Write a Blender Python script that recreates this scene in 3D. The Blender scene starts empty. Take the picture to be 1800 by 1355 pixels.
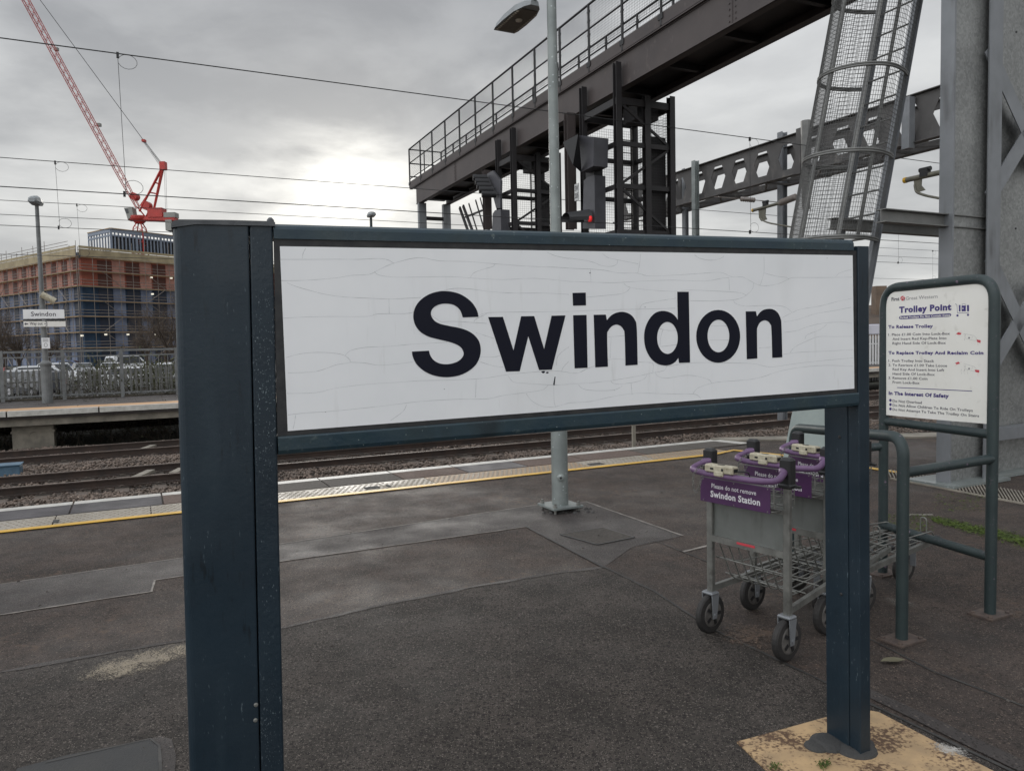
import bpy, math, random
import numpy as np
from mathutils import Vector, Matrix
from mathutils.geometry import tessellate_polygon
random.seed(7)
rng = np.random.default_rng(11)
R_ = math.radians
sc = bpy.context.scene
COL = sc.collection

# ------------------------------------------------------------------ camera
F_, CX, CY, CAMZ = 1330.0, 900.0, 677.5, 1.6
pitch, roll = math.atan((CY - 602.0) / F_), R_(1.2)
fwd = np.array([0, math.cos(pitch), -math.sin(pitch)])
up0 = np.array([0, math.sin(pitch), math.cos(pitch)])
rt0 = np.array([1.0, 0, 0])
RT = rt0 * math.cos(roll) - up0 * math.sin(roll)
UP = up0 * math.cos(roll) + rt0 * math.sin(roll)
CAM = np.array([0, 0, CAMZ])
cd = bpy.data.cameras.new('camera')
cd.sensor_width = 36.0
cd.lens = F_ / 1800.0 * 36.0
cd.clip_start = 0.05
cd.clip_end = 4000
cam = bpy.data.objects.new('camera', cd)
COL.objects.link(cam)
m = Matrix([[RT[0], UP[0], -fwd[0], 0], [RT[1], UP[1], -fwd[1], 0], [RT[2], UP[2], -fwd[2], CAMZ], [0, 0, 0, 1]])
cam.matrix_world = m
sc.camera = cam

# ------------------------------------------------------------------ light
SUN_AZ, SUN_EL = R_(-12.0), R_(11.5)            # azimuth from +Y towards +X
sdir = Vector((math.sin(SUN_AZ) * math.cos(SUN_EL), math.cos(SUN_AZ) * math.cos(SUN_EL), math.sin(SUN_EL)))
world = bpy.data.worlds.new('World')
sc.world = world
world.use_nodes = True
wt = world.node_tree
for nd in list(wt.nodes):
    wt.nodes.remove(nd)
def wn(t, **k):
    x = wt.nodes.new(t)
    for a, b in k.items():
        setattr(x, a, b)
    return x
def wl(a, b):
    wt.links.new(a, b)
def wmath(op, a, b=None, clamp=False):
    x = wn('ShaderNodeMath', operation=op, use_clamp=clamp)
    for i, s in enumerate((a, b)):
        if s is None: continue
        if isinstance(s, (int, float)): x.inputs[i].default_value = s
        else: wl(s, x.inputs[i])
    return x.outputs[0]
def wmix(f, a, b):
    x = wn('ShaderNodeMix', data_type='RGBA')
    for s, i in ((f, x.inputs[0]), (a, x.inputs[6]), (b, x.inputs[7])):
        if isinstance(s, (int, float)): i.default_value = s
        elif isinstance(s, tuple): i.default_value = s + (1,)
        else: wl(s, i)
    return x.outputs[2]
sky = wn('ShaderNodeTexSky', sky_type='NISHITA', sun_disc=False, sun_elevation=SUN_EL, sun_rotation=SUN_AZ, air_density=1.0, dust_density=1.0)
tc = wn('ShaderNodeTexCoord')
sp = wn('ShaderNodeSeparateXYZ'); wl(tc.outputs['Generated'], sp.inputs[0])
zc = wmath('ADD', wmath('MAXIMUM', sp.outputs[2], 0.0), 0.16)
cb = wn('ShaderNodeCombineXYZ')
wl(wmath('DIVIDE', sp.outputs[0], zc), cb.inputs[0]); wl(wmath('DIVIDE', sp.outputs[1], zc), cb.inputs[1])
def wnoise(scale, detail, rough, off):
    mp = wn('ShaderNodeMapping'); mp.inputs['Location'].default_value = off
    wl(cb.outputs[0], mp.inputs[0])
    x = wn('ShaderNodeTexNoise'); x.inputs['Scale'].default_value = scale
    x.inputs['Detail'].default_value = detail; x.inputs['Roughness'].default_value = rough
    x.inputs['Distortion'].default_value = 0.25
    wl(mp.outputs[0], x.inputs['Vector'])
    return x.outputs['Fac']
def wramp(s, a, b):
    x = wn('ShaderNodeMapRange', interpolation_type='SMOOTHSTEP')
    x.inputs['From Min'].default_value = a; x.inputs['From Max'].default_value = b
    wl(s, x.inputs[0]); return x.outputs[0]
n1 = wramp(wnoise(0.8, 7, 0.52, (0.4, 5.2, 0)), 0.41, 0.59)
n2 = wramp(wnoise(2.4, 8, 0.56, (7.3, 4.1, 0)), 0.36, 0.66)
vd = wn('ShaderNodeVectorMath', operation='DOT_PRODUCT'); wl(tc.outputs['Generated'], vd.inputs[0]); vd.inputs[1].default_value = sdir
dt = wmath('MAXIMUM', vd.outputs['Value'], 0.0)
el = wramp(sp.outputs[2], 0.0, 0.55)
CLOUD_LOW, CLOUD_HIGH = (7.0, 7.05, 6.9), (5.9, 6.05, 6.25)
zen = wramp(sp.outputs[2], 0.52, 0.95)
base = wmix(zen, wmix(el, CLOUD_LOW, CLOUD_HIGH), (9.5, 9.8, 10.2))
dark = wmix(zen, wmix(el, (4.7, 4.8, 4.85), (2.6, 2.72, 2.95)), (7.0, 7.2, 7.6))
back = wramp(wmath('ADD', wmath('MULTIPLY', sp.outputs[1], -0.75), wmath('MULTIPLY', sp.outputs[0], -0.66)), -0.05, 0.75)  # added brightness in the unseen sky behind and left, lifts camera-facing surfaces
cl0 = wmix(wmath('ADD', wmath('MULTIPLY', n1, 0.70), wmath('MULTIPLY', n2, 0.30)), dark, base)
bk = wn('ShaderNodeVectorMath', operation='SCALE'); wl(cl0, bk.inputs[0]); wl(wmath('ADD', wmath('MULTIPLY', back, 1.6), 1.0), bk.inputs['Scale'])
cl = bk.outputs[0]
gl1 = wmath('MULTIPLY', wmath('POWER', dt, 380.0), wmath('ADD', wmath('MULTIPLY', n2, 1.3), 0.4))
gl2 = wmath('MULTIPLY', wmath('POWER', dt, 40.0), wmath('ADD', wmath('MULTIPLY', n1, 0.30), 0.05))
glow = wmath('ADD', wmath('MULTIPLY', gl1, 3.6), wmath('MULTIPLY', gl2, 7.5))
gc = wn('ShaderNodeVectorMath', operation='SCALE'); gc.inputs[0].default_value = (1.0, 0.96, 0.85); wl(glow, gc.inputs['Scale'])
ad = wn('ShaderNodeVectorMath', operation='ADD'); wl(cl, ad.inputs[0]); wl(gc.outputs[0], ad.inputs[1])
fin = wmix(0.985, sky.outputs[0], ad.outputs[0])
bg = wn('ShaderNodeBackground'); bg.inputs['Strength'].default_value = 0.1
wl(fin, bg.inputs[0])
wo = wn('ShaderNodeOutputWorld'); wl(bg.outputs[0], wo.inputs[0])

sun = bpy.data.lights.new('sun', 'SUN')
sun.energy = 0.5; sun.angle = R_(20); sun.color = (1.0, 0.96, 0.90)
so = bpy.data.objects.new('sun', sun); COL.objects.link(so)
so.rotation_euler = sdir.to_track_quat('Z', 'Y').to_euler()
sc.view_settings.view_transform = 'Standard'
sc.view_settings.look = 'None'
sc.view_settings.gamma = 1.0
sc.view_settings.exposure = 0.18
sc.view_settings.use_curve_mapping = False

# ------------------------------------------------------------------ placing helpers (survey of the place)
def ray(x, y):
    return fwd + RT * (x - CX) / F_ - UP * (y - CY) / F_
def gp(x, y, z=0.0):
    d = ray(x, y); return CAM + d * ((z - CAMZ) / d[2])
def ay(x, y, Y):
    d = ray(x, y); return CAM + d * (Y / d[1])
T3 = np.array([0.896, 0.444, 0.0]); N3 = np.array([-0.444, 0.896, 0.0]); Z3 = np.array([0, 0, 1.0])
def pl(x, y, nrm, c):
    d = ray(x, y); return CAM + d * ((c - CAM @ nrm) / (d @ nrm))
def aq(x, y, q): return pl(x, y, N3, q)
def TQ(s, q, z=0.0): return T3 * s + N3 * q + Z3 * z
G3 = np.array([-0.42, 0.9075, 0.0]); H3 = np.array([0.9075, 0.42, 0.0])
def GH(g, h, z=0.0): return G3 * g + H3 * h + Z3 * z
def V(*a): return np.array(a, float)

# ------------------------------------------------------------------ materials
def M(name, c1, c2=None, scale=5.0, rough=0.6, metal=0.0, bump=0.0, bscale=None, detail=5, rvar=0.0, rscale=1.5, spec=0.5, ratio=(0.35, 0.65), emit=0, coat=0.0, nrough=0.6):
    mt = bpy.data.materials.new(name); mt.use_nodes = True
    t = mt.node_tree; b = t.nodes['Principled BSDF']
    b.inputs['Roughness'].default_value = rough; b.inputs['Metallic'].default_value = metal
    b.inputs['Specular IOR Level'].default_value = spec
    if coat: b.inputs['Coat Weight'].default_value = coat; b.inputs['Coat Roughness'].default_value = 0.25
    b.inputs['Base Color'].default_value = c1 + (1,)
    tcn = t.nodes.new('ShaderNodeTexCoord')
    def noise(s, d):
        n = t.nodes.new('ShaderNodeTexNoise'); n.inputs['Scale'].default_value = s; n.inputs['Detail'].default_value = d
        n.inputs['Roughness'].default_value = nrough
        t.links.new(tcn.outputs['Object'], n.inputs['Vector']); return n.outputs['Fac']
    def mr(s, a, b_, c=0.0, d=1.0):
        n = t.nodes.new('ShaderNodeMapRange'); n.inputs['From Min'].default_value = a; n.inputs['From Max'].default_value = b_
        n.inputs['To Min'].default_value = c; n.inputs['To Max'].default_value = d
        t.links.new(s, n.inputs[0]); return n.outputs[0]
    if c2:
        mx = t.nodes.new('ShaderNodeMix'); mx.data_type = 'RGBA'
        t.links.new(mr(noise(scale, detail), *ratio), mx.inputs[0])
        mx.inputs[6].default_value = c1 + (1,); mx.inputs[7].default_value = c2 + (1,)
        t.links.new(mx.outputs[2], b.inputs['Base Color'])
    if rvar:
        t.links.new(mr(noise(rscale, 4), 0.35, 0.65, max(0.02, rough - rvar), min(1, rough + rvar)), b.inputs['Roughness'])
    if bump:
        bn = t.nodes.new('ShaderNodeBump'); bn.inputs['Strength'].default_value = 1.0; bn.inputs['Distance'].default_value = bump
        t.links.new(noise(bscale or scale * 4, 3), bn.inputs['Height']); t.links.new(bn.outputs[0], b.inputs['Normal'])
    if emit:
        b.inputs['Emission Color'].default_value = c1 + (1,); b.inputs['Emission Strength'].default_value = emit
    return mt
def add_speckle(mt, col, scale, thr, sizeless=None):
    """scatter small flecks of another colour over a material"""
    t = mt.node_tree; b = t.nodes['Principled BSDF']
    tcn = t.nodes.new('ShaderNodeTexCoord')
    v = t.nodes.new('ShaderNodeTexVoronoi'); v.inputs['Scale'].default_value = scale
    t.links.new(tcn.outputs['Object'], v.inputs['Vector'])
    rp = t.nodes.new('ShaderNodeMapRange'); rp.inputs['From Min'].default_value = thr; rp.inputs['From Max'].default_value = thr + .06
    rp.inputs['To Min'].default_value = 1; rp.inputs['To Max'].default_value = 0
    t.links.new(v.outputs['Distance'], rp.inputs[0])
    sx = t.nodes.new('ShaderNodeSeparateColor'); t.links.new(v.outputs['Color'], sx.inputs[0])
    gt = t.nodes.new('ShaderNodeMath'); gt.operation = 'GREATER_THAN'; gt.inputs[1].default_value = sizeless or 0.7
    t.links.new(sx.outputs[0], gt.inputs[0])
    ml = t.nodes.new('ShaderNodeMath'); ml.operation = 'MULTIPLY'
    t.links.new(rp.outputs[0], ml.inputs[0]); t.links.new(gt.outputs[0], ml.inputs[1])
    mx = t.nodes.new('ShaderNodeMix'); mx.data_type = 'RGBA'
    old = b.inputs['Base Color'].links
    if old: t.links.new(old[0].from_socket, mx.inputs[6])
    else: mx.inputs[6].default_value = b.inputs['Base Color'].default_value
    mx.inputs[7].default_value = col + (1,)
    t.links.new(ml.outputs[0], mx.inputs[0]); t.links.new(mx.outputs[2], b.inputs['Base Color'])
    return mt
def galv(name, a, b_, scale, rough=0.42):
    mt = bpy.data.materials.new(name); mt.use_nodes = True
    t = mt.node_tree; b = t.nodes['Principled BSDF']
    tcn = t.nodes.new('ShaderNodeTexCoord')
    v = t.nodes.new('ShaderNodeTexVoronoi'); v.inputs['Scale'].default_value = scale
    nz = t.nodes.new('ShaderNodeTexNoise'); nz.inputs['Scale'].default_value = scale * .6; nz.inputs['Detail'].default_value = 4
    vm = t.nodes.new('ShaderNodeVectorMath'); vm.operation = 'MULTIPLY_ADD'
    t.links.new(nz.outputs['Color'], vm.inputs[0]); vm.inputs[1].default_value = (2.2 / scale,) * 3
    t.links.new(tcn.outputs['Object'], vm.inputs[2]); t.links.new(vm.outputs[0], v.inputs['Vector'])
    sx = t.nodes.new('ShaderNodeSeparateColor'); t.links.new(v.outputs['Color'], sx.inputs[0])
    n2_ = t.nodes.new('ShaderNodeTexNoise'); n2_.inputs['Scale'].default_value = 1.6; n2_.inputs['Detail'].default_value = 5
    t.links.new(tcn.outputs['Object'], n2_.inputs['Vector'])
    av = t.nodes.new('ShaderNodeMath'); av.operation = 'MULTIPLY_ADD'; av.inputs[1].default_value = 0.55
    t.links.new(sx.outputs[0], av.inputs[0])
    mr2 = t.nodes.new('ShaderNodeMapRange'); mr2.inputs['From Min'].default_value = .3; mr2.inputs['From Max'].default_value = .7
    mr2.inputs['To Max'].default_value = 0.45; t.links.new(n2_.outputs['Fac'], mr2.inputs[0]); t.links.new(mr2.outputs[0], av.inputs[2])
    mx = t.nodes.new('ShaderNodeMix'); mx.data_type = 'RGBA'; t.links.new(av.outputs[0], mx.inputs[0])
    mx.inputs[6].default_value = a + (1,); mx.inputs[7].default_value = b_ + (1,)
    t.links.new(mx.outputs[2], b.inputs['Base Color'])
    b.inputs['Roughness'].default_value = rough; b.inputs['Metallic'].default_value = 0.35
    return mt

MAT = {}
MAT['paint'] = M('blue_paint', (.016, .029, .041), (.011, .020, .029), 2.2, .40, bump=.0006, bscale=60, rvar=.12, rscale=3, spec=.35)
MAT['paint_worn'] = M('blue_paint_worn', (.018, .038, .054), (.028, .050, .058), 9, .34, bump=.0009, bscale=50, rvar=.15, rscale=4, spec=.4)
add_speckle(MAT['paint_worn'], (.22, .26, .26), 90, .10, .93)
MAT['paint_flange'] = M('blue_paint_flange', (.017, .030, .042), (.012, .021, .030), 2.2, .42, bump=.0012, bscale=70, rvar=.12, rscale=3, spec=.35)
MAT['mesh_wire'] = M('mesh_wire', (.10, .10, .097), rough=.5)
MAT['gasket'] = M('black_gasket', (.012, .013, .015), (.03, .03, .03), 30, .6)
MAT['panel'] = M('sign_white', (.86, .865, .87), (.80, .81, .82), 2.6, .40, bump=.0004, bscale=3.0, rvar=.08)
MAT['crack'] = M('crack_dark', (.36, .37, .38), rough=.8)
MAT['letter'] = M('letter_navy', (.006, .007, .016), rough=.5, spec=.2)
MAT['lead'] = M('flashing', (.10, .105, .11), (.05, .055, .06), 12, .55, bump=.002, bscale=25)
MAT['asph'] = M('asphalt_brown', (.086, .064, .053), (.044, .036, .032), 2.6, .70, bump=.011, bscale=110, rvar=.20, rscale=.42, detail=12, spec=.24, ratio=(.40, .60), nrough=.78)
add_speckle(MAT['asph'], (.034, .026, .022), 48, .36, .55)
add_speckle(MAT['asph'], (.15, .115, .092), 62, .28, .72)
add_speckle(MAT['asph'], (.018, .014, .012), 150, .34, .45)
add_speckle(MAT['asph'], (.30, .25, .21), 190, .24, .82)
MAT['asph_grey'] = M('asphalt_grey', (.084, .071, .062), (.046, .040, .035), 2.9, .78, bump=.013, bscale=110, rvar=.16, rscale=.5, detail=12, spec=.24, ratio=(.40, .60), nrough=.78)
add_speckle(MAT['asph_grey'], (.032, .027, .024), 48, .38, .50)
add_speckle(MAT['asph_grey'], (.145, .125, .108), 60, .28, .70)
add_speckle(MAT['asph_grey'], (.016, .014, .013), 135, .36, .40)
add_speckle(MAT['asph_grey'], (.29, .255, .22), 170, .26, .78)
MAT['trench'] = M('asphalt_trench', (.078, .067, .062), (.048, .042, .040), 3, .60, bump=.009, bscale=120, rvar=.2, rscale=.45, spec=.28, detail=12, nrough=.78)
add_speckle(MAT['trench'], (.036, .029, .026), 55, .34, .55)
add_speckle(MAT['trench'], (.14, .115, .10), 62, .26, .72)
add_speckle(MAT['trench'], (.022, .02, .019), 90, .3, .5)
MAT['asph_dark'] = M('asphalt_dark', (.034, .035, .036), (.045, .044, .042), 6, .8, bump=.004, bscale=130)
MAT['seam'] = M('seam_fill', (.27, .245, .215), (.15, .135, .12), 18, .75)
MAT['crackline'] = M('joint_dark', (.022, .021, .02), (.05, .047, .043), 12, .6)
MAT['pad'] = M('pad_ochre', (.50, .34, .18), (.36, .25, .14), 9, .62, bump=.001, bscale=60)
def stain(mt, col, scale, lo, hi, loc=(0, 0, 0)):
    t = mt.node_tree; b = t.nodes['Principled BSDF']
    tcn = t.nodes.new('ShaderNodeTexCoord'); mp = t.nodes.new('ShaderNodeMapping'); mp.inputs['Location'].default_value = loc
    t.links.new(tcn.outputs['Object'], mp.inputs[0])
    out = []
    for s in (scale, scale * 14):
        n = t.nodes.new('ShaderNodeTexNoise'); n.inputs['Scale'].default_value = s; n.inputs['Detail'].default_value = 5
        t.links.new(mp.outputs[0], n.inputs['Vector']); out.append(n.outputs['Fac'])
    ml = t.nodes.new('ShaderNodeMath'); ml.operation = 'MULTIPLY'; t.links.new(out[0], ml.inputs[0]); t.links.new(out[1], ml.inputs[1])
    rp = t.nodes.new('ShaderNodeMapRange'); rp.inputs['From Min'].default_value = lo; rp.inputs['From Max'].default_value = hi
    t.links.new(ml.outputs[0], rp.inputs[0])
    mx = t.nodes.new('ShaderNodeMix'); mx.data_type = 'RGBA'
    t.links.new(b.inputs['Base Color'].links[0].from_socket, mx.inputs[6]); mx.inputs[7].default_value = col + (1,)
    t.links.new(rp.outputs[0], mx.inputs[0]); t.links.new(mx.outputs[2], b.inputs['Base Color'])
stain(MAT['pad'], (.10, .055, .03), 5.5, .235, .33, (2, 1, 0))
stain(MAT['asph'], (.11, .075, .055), 1.1, .335, .45, (5, 2, 0))
MAT['beige_stain'] = M('spilt_paint', (.42, .35, .25), (.25, .21, .16), 20, .6)
MAT['white_stain'] = M('spilt_white', (.6, .58, .54), (.3, .28, .26), 30, .6)
def decal(name, c1, c2, cx, rx, ry, ax, scale, thr, opac=.7):
    mt = M(name, c1, c2, 20, .65); t = mt.node_tree; b = t.nodes['Principled BSDF']; out = [n for n in t.nodes if n.type == 'OUTPUT_MATERIAL'][0]
    tcn = t.nodes.new('ShaderNodeTexCoord')
    vals = []
    for a, r in zip(ax, (rx, ry)):
        d = t.nodes.new('ShaderNodeVectorMath'); d.operation = 'DOT_PRODUCT'; t.links.new(tcn.outputs['Object'], d.inputs[0]); d.inputs[1].default_value = tuple(x / r for x in a)
        p = t.nodes.new('ShaderNodeMath'); p.operation = 'POWER'; ab = t.nodes.new('ShaderNodeMath'); ab.operation = 'ABSOLUTE'
        t.links.new(d.outputs['Value'], ab.inputs[0]); t.links.new(ab.outputs[0], p.inputs[0]); p.inputs[1].default_value = 2; vals.append(p.outputs[0])
    ad_ = t.nodes.new('ShaderNodeMath'); ad_.operation = 'ADD'; t.links.new(vals[0], ad_.inputs[0]); t.links.new(vals[1], ad_.inputs[1])
    acc = ad_.outputs[0]
    for sc__, am in ((scale, 2.0), (scale * 12, 3.2)):
        n = t.nodes.new('ShaderNodeTexNoise'); n.inputs['Scale'].default_value = sc__; n.inputs['Detail'].default_value = 5; t.links.new(tcn.outputs['Object'], n.inputs['Vector'])
        m1 = t.nodes.new('ShaderNodeMath'); m1.operation = 'MULTIPLY_ADD'; t.links.new(n.outputs['Fac'], m1.inputs[0]); m1.inputs[1].default_value = am; t.links.new(acc, m1.inputs[2]); acc = m1.outputs[0]
    lt = t.nodes.new('ShaderNodeMapRange'); lt.inputs['From Min'].default_value = thr; lt.inputs['From Max'].default_value = thr + .7; lt.inputs['To Min'].default_value = opac; lt.inputs['To Max'].default_value = 0
    t.links.new(acc, lt.inputs[0]); t.links.new(lt.outputs[0], b.inputs['Alpha'])
    return mt
def add_scuffs(mt, col, stretch, lo, hi, big=3.0, amt=.8):
    t = mt.node_tree; b = t.nodes['Principled BSDF']; tcn = t.nodes.new('ShaderNodeTexCoord'); mp = t.nodes.new('ShaderNodeMapping'); mp.inputs['Scale'].default_value = stretch
    t.links.new(tcn.outputs['Object'], mp.inputs[0]); fac = []
    for src, sc__, a, c in ((mp.outputs[0], 1.0, lo, hi), (tcn.outputs['Object'], big, .45, .62)):
        n = t.nodes.new('ShaderNodeTexNoise'); n.inputs['Scale'].default_value = sc__; n.inputs['Detail'].default_value = 6; t.links.new(src, n.inputs['Vector'])
        r = t.nodes.new('ShaderNodeMapRange'); r.inputs['From Min'].default_value = a; r.inputs['From Max'].default_value = c; t.links.new(n.outputs['Fac'], r.inputs[0]); fac.append(r.outputs[0])
    ml = t.nodes.new('ShaderNodeMath'); ml.operation = 'MULTIPLY'; t.links.new(fac[0], ml.inputs[0]); t.links.new(fac[1], ml.inputs[1])
    m2 = t.nodes.new('ShaderNodeMath'); m2.operation = 'MULTIPLY'; t.links.new(ml.outputs[0], m2.inputs[0]); m2.inputs[1].default_value = amt
    mx = t.nodes.new('ShaderNodeMix'); mx.data_type = 'RGBA'; old = b.inputs['Base Color'].links
    if old: t.links.new(old[0].from_socket, mx.inputs[6])
    else: mx.inputs[6].default_value = b.inputs['Base Color'].default_value
    mx.inputs[7].default_value = col + (1,); t.links.new(m2.outputs[0], mx.inputs[0]); t.links.new(mx.outputs[2], b.inputs['Base Color'])
MAT['coping_grey'] = M('coping_grey', (.088, .082, .087), (.066, .062, .065), 3, .62, bump=.003, bscale=120, rvar=.15, spec=.22)
MAT['coping_pink'] = M('coping_pink', (.165, .12, .10), (.10, .077, .066), 40, .8, spec=.15, bump=.0015, bscale=120, rvar=.1)
MAT['coping_stone'] = M('coping_stone', (.12, .107, .095), (.08, .072, .064), 40, .8, spec=.15, bump=.0015, bscale=120)
MAT['white_line'] = M('white_line', (.56, .545, .50), (.40, .385, .35), 6, .5, detail=8)
MAT['yellow_line'] = M('yellow_line', (.72, .42, .035), (.55, .32, .03), 5, .42, detail=8)
MAT['tactile'] = M('tactile_paving', (.34, .30, .245), (.24, .21, .165), 1.6, .45, rvar=.18, rscale=1.2, bump=.001, bscale=90)
MAT['tactile_buff'] = M('tactile_buff', (.33, .22, .12), (.24, .16, .09), 3, .5)
MAT['far_buff'] = M('far_buff', (.55, .33, .17), (.42, .25, .13), 1.5, .7)
MAT['conc'] = M('concrete', (.30, .27, .22), (.16, .145, .12), 2.5, .8, bump=.003, bscale=40, detail=8)
MAT['conc_dark'] = M('concrete_stained', (.10, .085, .06), (.045, .04, .032), 1.6, .85, bump=.004, bscale=20, detail=8)
MAT['bed'] = M('ballast_bed', (.09, .07, .057), (.05, .04, .034), 20, .9, bump=.02, bscale=22)
MAT['ballast'] = M('ballast_stone', (.235, .178, .142), (.12, .098, .083), 2.3, .85, detail=8)
MAT['rail'] = M('rail_rust', (.050, .030, .022), (.028, .019, .015), 4, .7)
MAT['railtop'] = M('rail_head', (.26, .21, .18), (.15, .115, .095), 3, .5, metal=.4)
MAT['sleeper'] = M('sleeper', (.15, .12, .10), (.09, .075, .06), 4, .85)
MAT['ground'] = M('ground', (.09, .085, .075), (.06, .065, .045), .2, .9)
MAT['carpark'] = M('carpark', (.12, .12, .125), (.08, .08, .082), .3, .55)
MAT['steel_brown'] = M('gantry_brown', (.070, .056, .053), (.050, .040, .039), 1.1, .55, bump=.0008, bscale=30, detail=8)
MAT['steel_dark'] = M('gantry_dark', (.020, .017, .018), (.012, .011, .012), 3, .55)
MAT['steel_rail'] = M('handrail_dark', (.012, .012, .013), rough=.5)
MAT['galv'] = galv('galvanised', (.15, .153, .15), (.32, .325, .315), 40)
MAT['galv_flat'] = M('galv_flat', (.235, .245, .26), (.185, .195, .205), 2, .45, metal=.3, rvar=.1)
MAT['galv_pole'] = M('galv_pole', (.25, .275, .265), (.18, .20, .195), 4, .42, metal=.25, rvar=.1, bump=.0004, bscale=60)
add_speckle(MAT['galv_pole'], (.42, .47, .47), 35, .2, .8)
MAT['galv_green'] = M('galv_greenish', (.27, .31, .29), (.22, .255, .245), 3.5, .42, metal=.15)
MAT['galv_dull'] = M('galv_dull', (.19, .19, .18), (.14, .14, .135), 4, .5, metal=.25)
MAT['ole'] = M('portal_steel', (.105, .10, .097), (.078, .074, .072), 1.5, .55, metal=.15)
MAT['wire'] = M('wire', (.035, .035, .036), rough=.5, metal=.5)
MAT['insul'] = M('insulator', (.22, .19, .17), rough=.35)
MAT['arm'] = M('cantilever_steel', (.20, .19, .15), (.13, .125, .10), 8, .5, metal=.3)
MAT['signal_grey'] = M('signal_grey', (.075, .075, .086), (.06, .06, .067), 4, .5)
MAT['signal_black'] = M('signal_black', (.016, .016, .018), rough=.55)
MAT['red_lamp'] = M('red_lamp', (.9, .03, .03), rough=.3, emit=.15)
MAT['plate_white'] = M('plate_white', (.6, .6, .6), (.5, .5, .5), 9, .5)
MAT['pipe'] = M('corral_green', (.032, .047, .047), (.023, .035, .037), 6, .45, rvar=.1, spec=.4)
add_speckle(MAT['pipe'], (.16, .12, .16), 22, .16, .88)
MAT['notice'] = M('notice_cream', (.82, .805, .76), (.77, .755, .70), 3, .35)
MAT['navy'] = M('notice_navy', (.045, .028, .17), rough=.4)
MAT['ink'] = M('notice_ink', (.06, .055, .075), rough=.5)
MAT['pink'] = M('notice_red', (.55, .05, .07), rough=.5)
MAT['thin_ink'] = M('notice_grey', (.20, .19, .20), rough=.5)
MAT['purple'] = M('trolley_purple', (.085, .030, .10), (.065, .024, .08), 9, .38, rvar=.08)
MAT['purple_bar'] = M('trolley_handle', (.16, .085, .18), (.11, .058, .13), 7, .42)
MAT['tsteel'] = M('trolley_steel', (.25, .25, .23), (.15, .15, .14), 9, .42, metal=.45, rvar=.12, rscale=6)
MAT['tsheet'] = M('trolley_sheet', (.20, .21, .20), (.14, .15, .14), 3, .42, metal=.35, rvar=.12)
add_speckle(MAT['tsheet'], (.4, .4, .38), 24, .1, .9)
MAT['cream'] = M('lockbox_cream', (.54, .50, .38), (.36, .32, .23), 25, .45)
MAT['rubber'] = M('rubber', (.016, .015, .015), (.03, .027, .025), 14, .65)
MAT['hub'] = M('wheel_hub', (.16, .15, .14), (.08, .075, .07), 14, .5, metal=.3)
MAT['blackpl'] = M('black_plastic', (.014, .014, .015), rough=.45)
MAT['white_txt'] = M('white_text', (.75, .73, .76), rough=.5)
MAT['rust_plate'] = M('rusty_plate', (.11, .08, .065), (.06, .045, .04), 18, .7)
MAT['moss'] = M('moss', (.085, .125, .015), (.04, .06, .012), 14, .9)
MAT['leafgreen'] = M('weed_leaf', (.05, .08, .025), rough=.6)
MAT['leaf'] = M('fallen_leaf', (.11, .10, .06), rough=.6)
MAT['grate'] = M('grate_iron', (.085, .083, .08), (.05, .05, .05), 20, .45, metal=.4)
MAT['bark'] = M('twig_bark', (.085, .062, .044), (.05, .037, .028), 3, .9)
MAT['bramble'] = M('bramble_stem', (.058, .046, .034), (.03, .025, .018), 2, .9)
MAT['bramble_leaf'] = M('bramble_leaf', (.085, .085, .045), (.04, .045, .02), 2, .8)
MAT['fence'] = M('fence_grey', (.19, .195, .195), (.13, .135, .135), 5, .55, metal=.2)
MAT['palisade'] = M('palisade_grey', (.17, .165, .155), (.11, .11, .10), 3, .6)
MAT['lamp_head'] = M('lamp_head_grey', (.27, .29, .30), (.22, .235, .24), 6, .4)
MAT['lamp_under'] = M('lamp_underside', (.10, .085, .06), (.07, .06, .045), 25, .4)
MAT['lens'] = M('lens_pale', (.5, .45, .38), rough=.3)
MAT['brick_red'] = M('netting_red', (.34, .10, .065), (.24, .07, .045), .35, .85, detail=8)
MAT['salmon'] = M('panel_salmon', (.48, .25, .20), (.38, .19, .15), .5, .8)
MAT['dark_red'] = M('window_red_dark', (.085, .024, .015), rough=.6)
MAT['blue_net'] = M('netting_blue', (.025, .058, .11), (.014, .032, .065), .35, .8, detail=8)
MAT['blue_pan'] = M('panel_blue', (.19, .225, .32), (.13, .16, .24), .5, .7)
MAT['dark_blue'] = M('window_blue_dark', (.010, .018, .042), rough=.5)
MAT['board'] = M('scaffold_board', (.46, .32, .18), (.32, .21, .11), .8, .8)
MAT['parapet'] = M('parapet_board', (.38, .31, .19), (.26, .21, .13), .6, .85)
MAT['scaf'] = M('scaffold_tube', (.27, .24, .215), (.18, .15, .13), .5, .5, metal=.3)
MAT['frame_blue'] = M('roof_frame', (.20, .23, .28), rough=.6)
MAT['crane'] = M('crane_red', (.48, .04, .03), (.36, .032, .024), 1, .5)
MAT['crane_grey'] = M('crane_grey', (.25, .25, .23), rough=.6)
MAT['glass'] = M('car_glass', (.02, .024, .028), rough=.12)
MAT['tyre'] = M('tyre', (.02, .02, .02), rough=.8)
MAT['alloy'] = M('alloy', (.35, .35, .36), rough=.35, metal=.6)
MAT['red_light'] = M('tail_light', (.45, .02, .02), rough=.3)
MAT['clearlight'] = M('head_light', (.6, .62, .65), rough=.15)
for nm, c in dict(car_white=(.62, .63, .64), car_silver=(.34, .35, .36), car_red=(.35, .03, .03), car_dark=(.03, .035, .045), car_blue=(.05, .09, .2)).items():
    MAT[nm] = M(nm, c, rough=.28, coat=.4)
MAT['slate'] = M('roof_brown', (.10, .07, .05), (.06, .045, .035), .6, .8)
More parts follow.
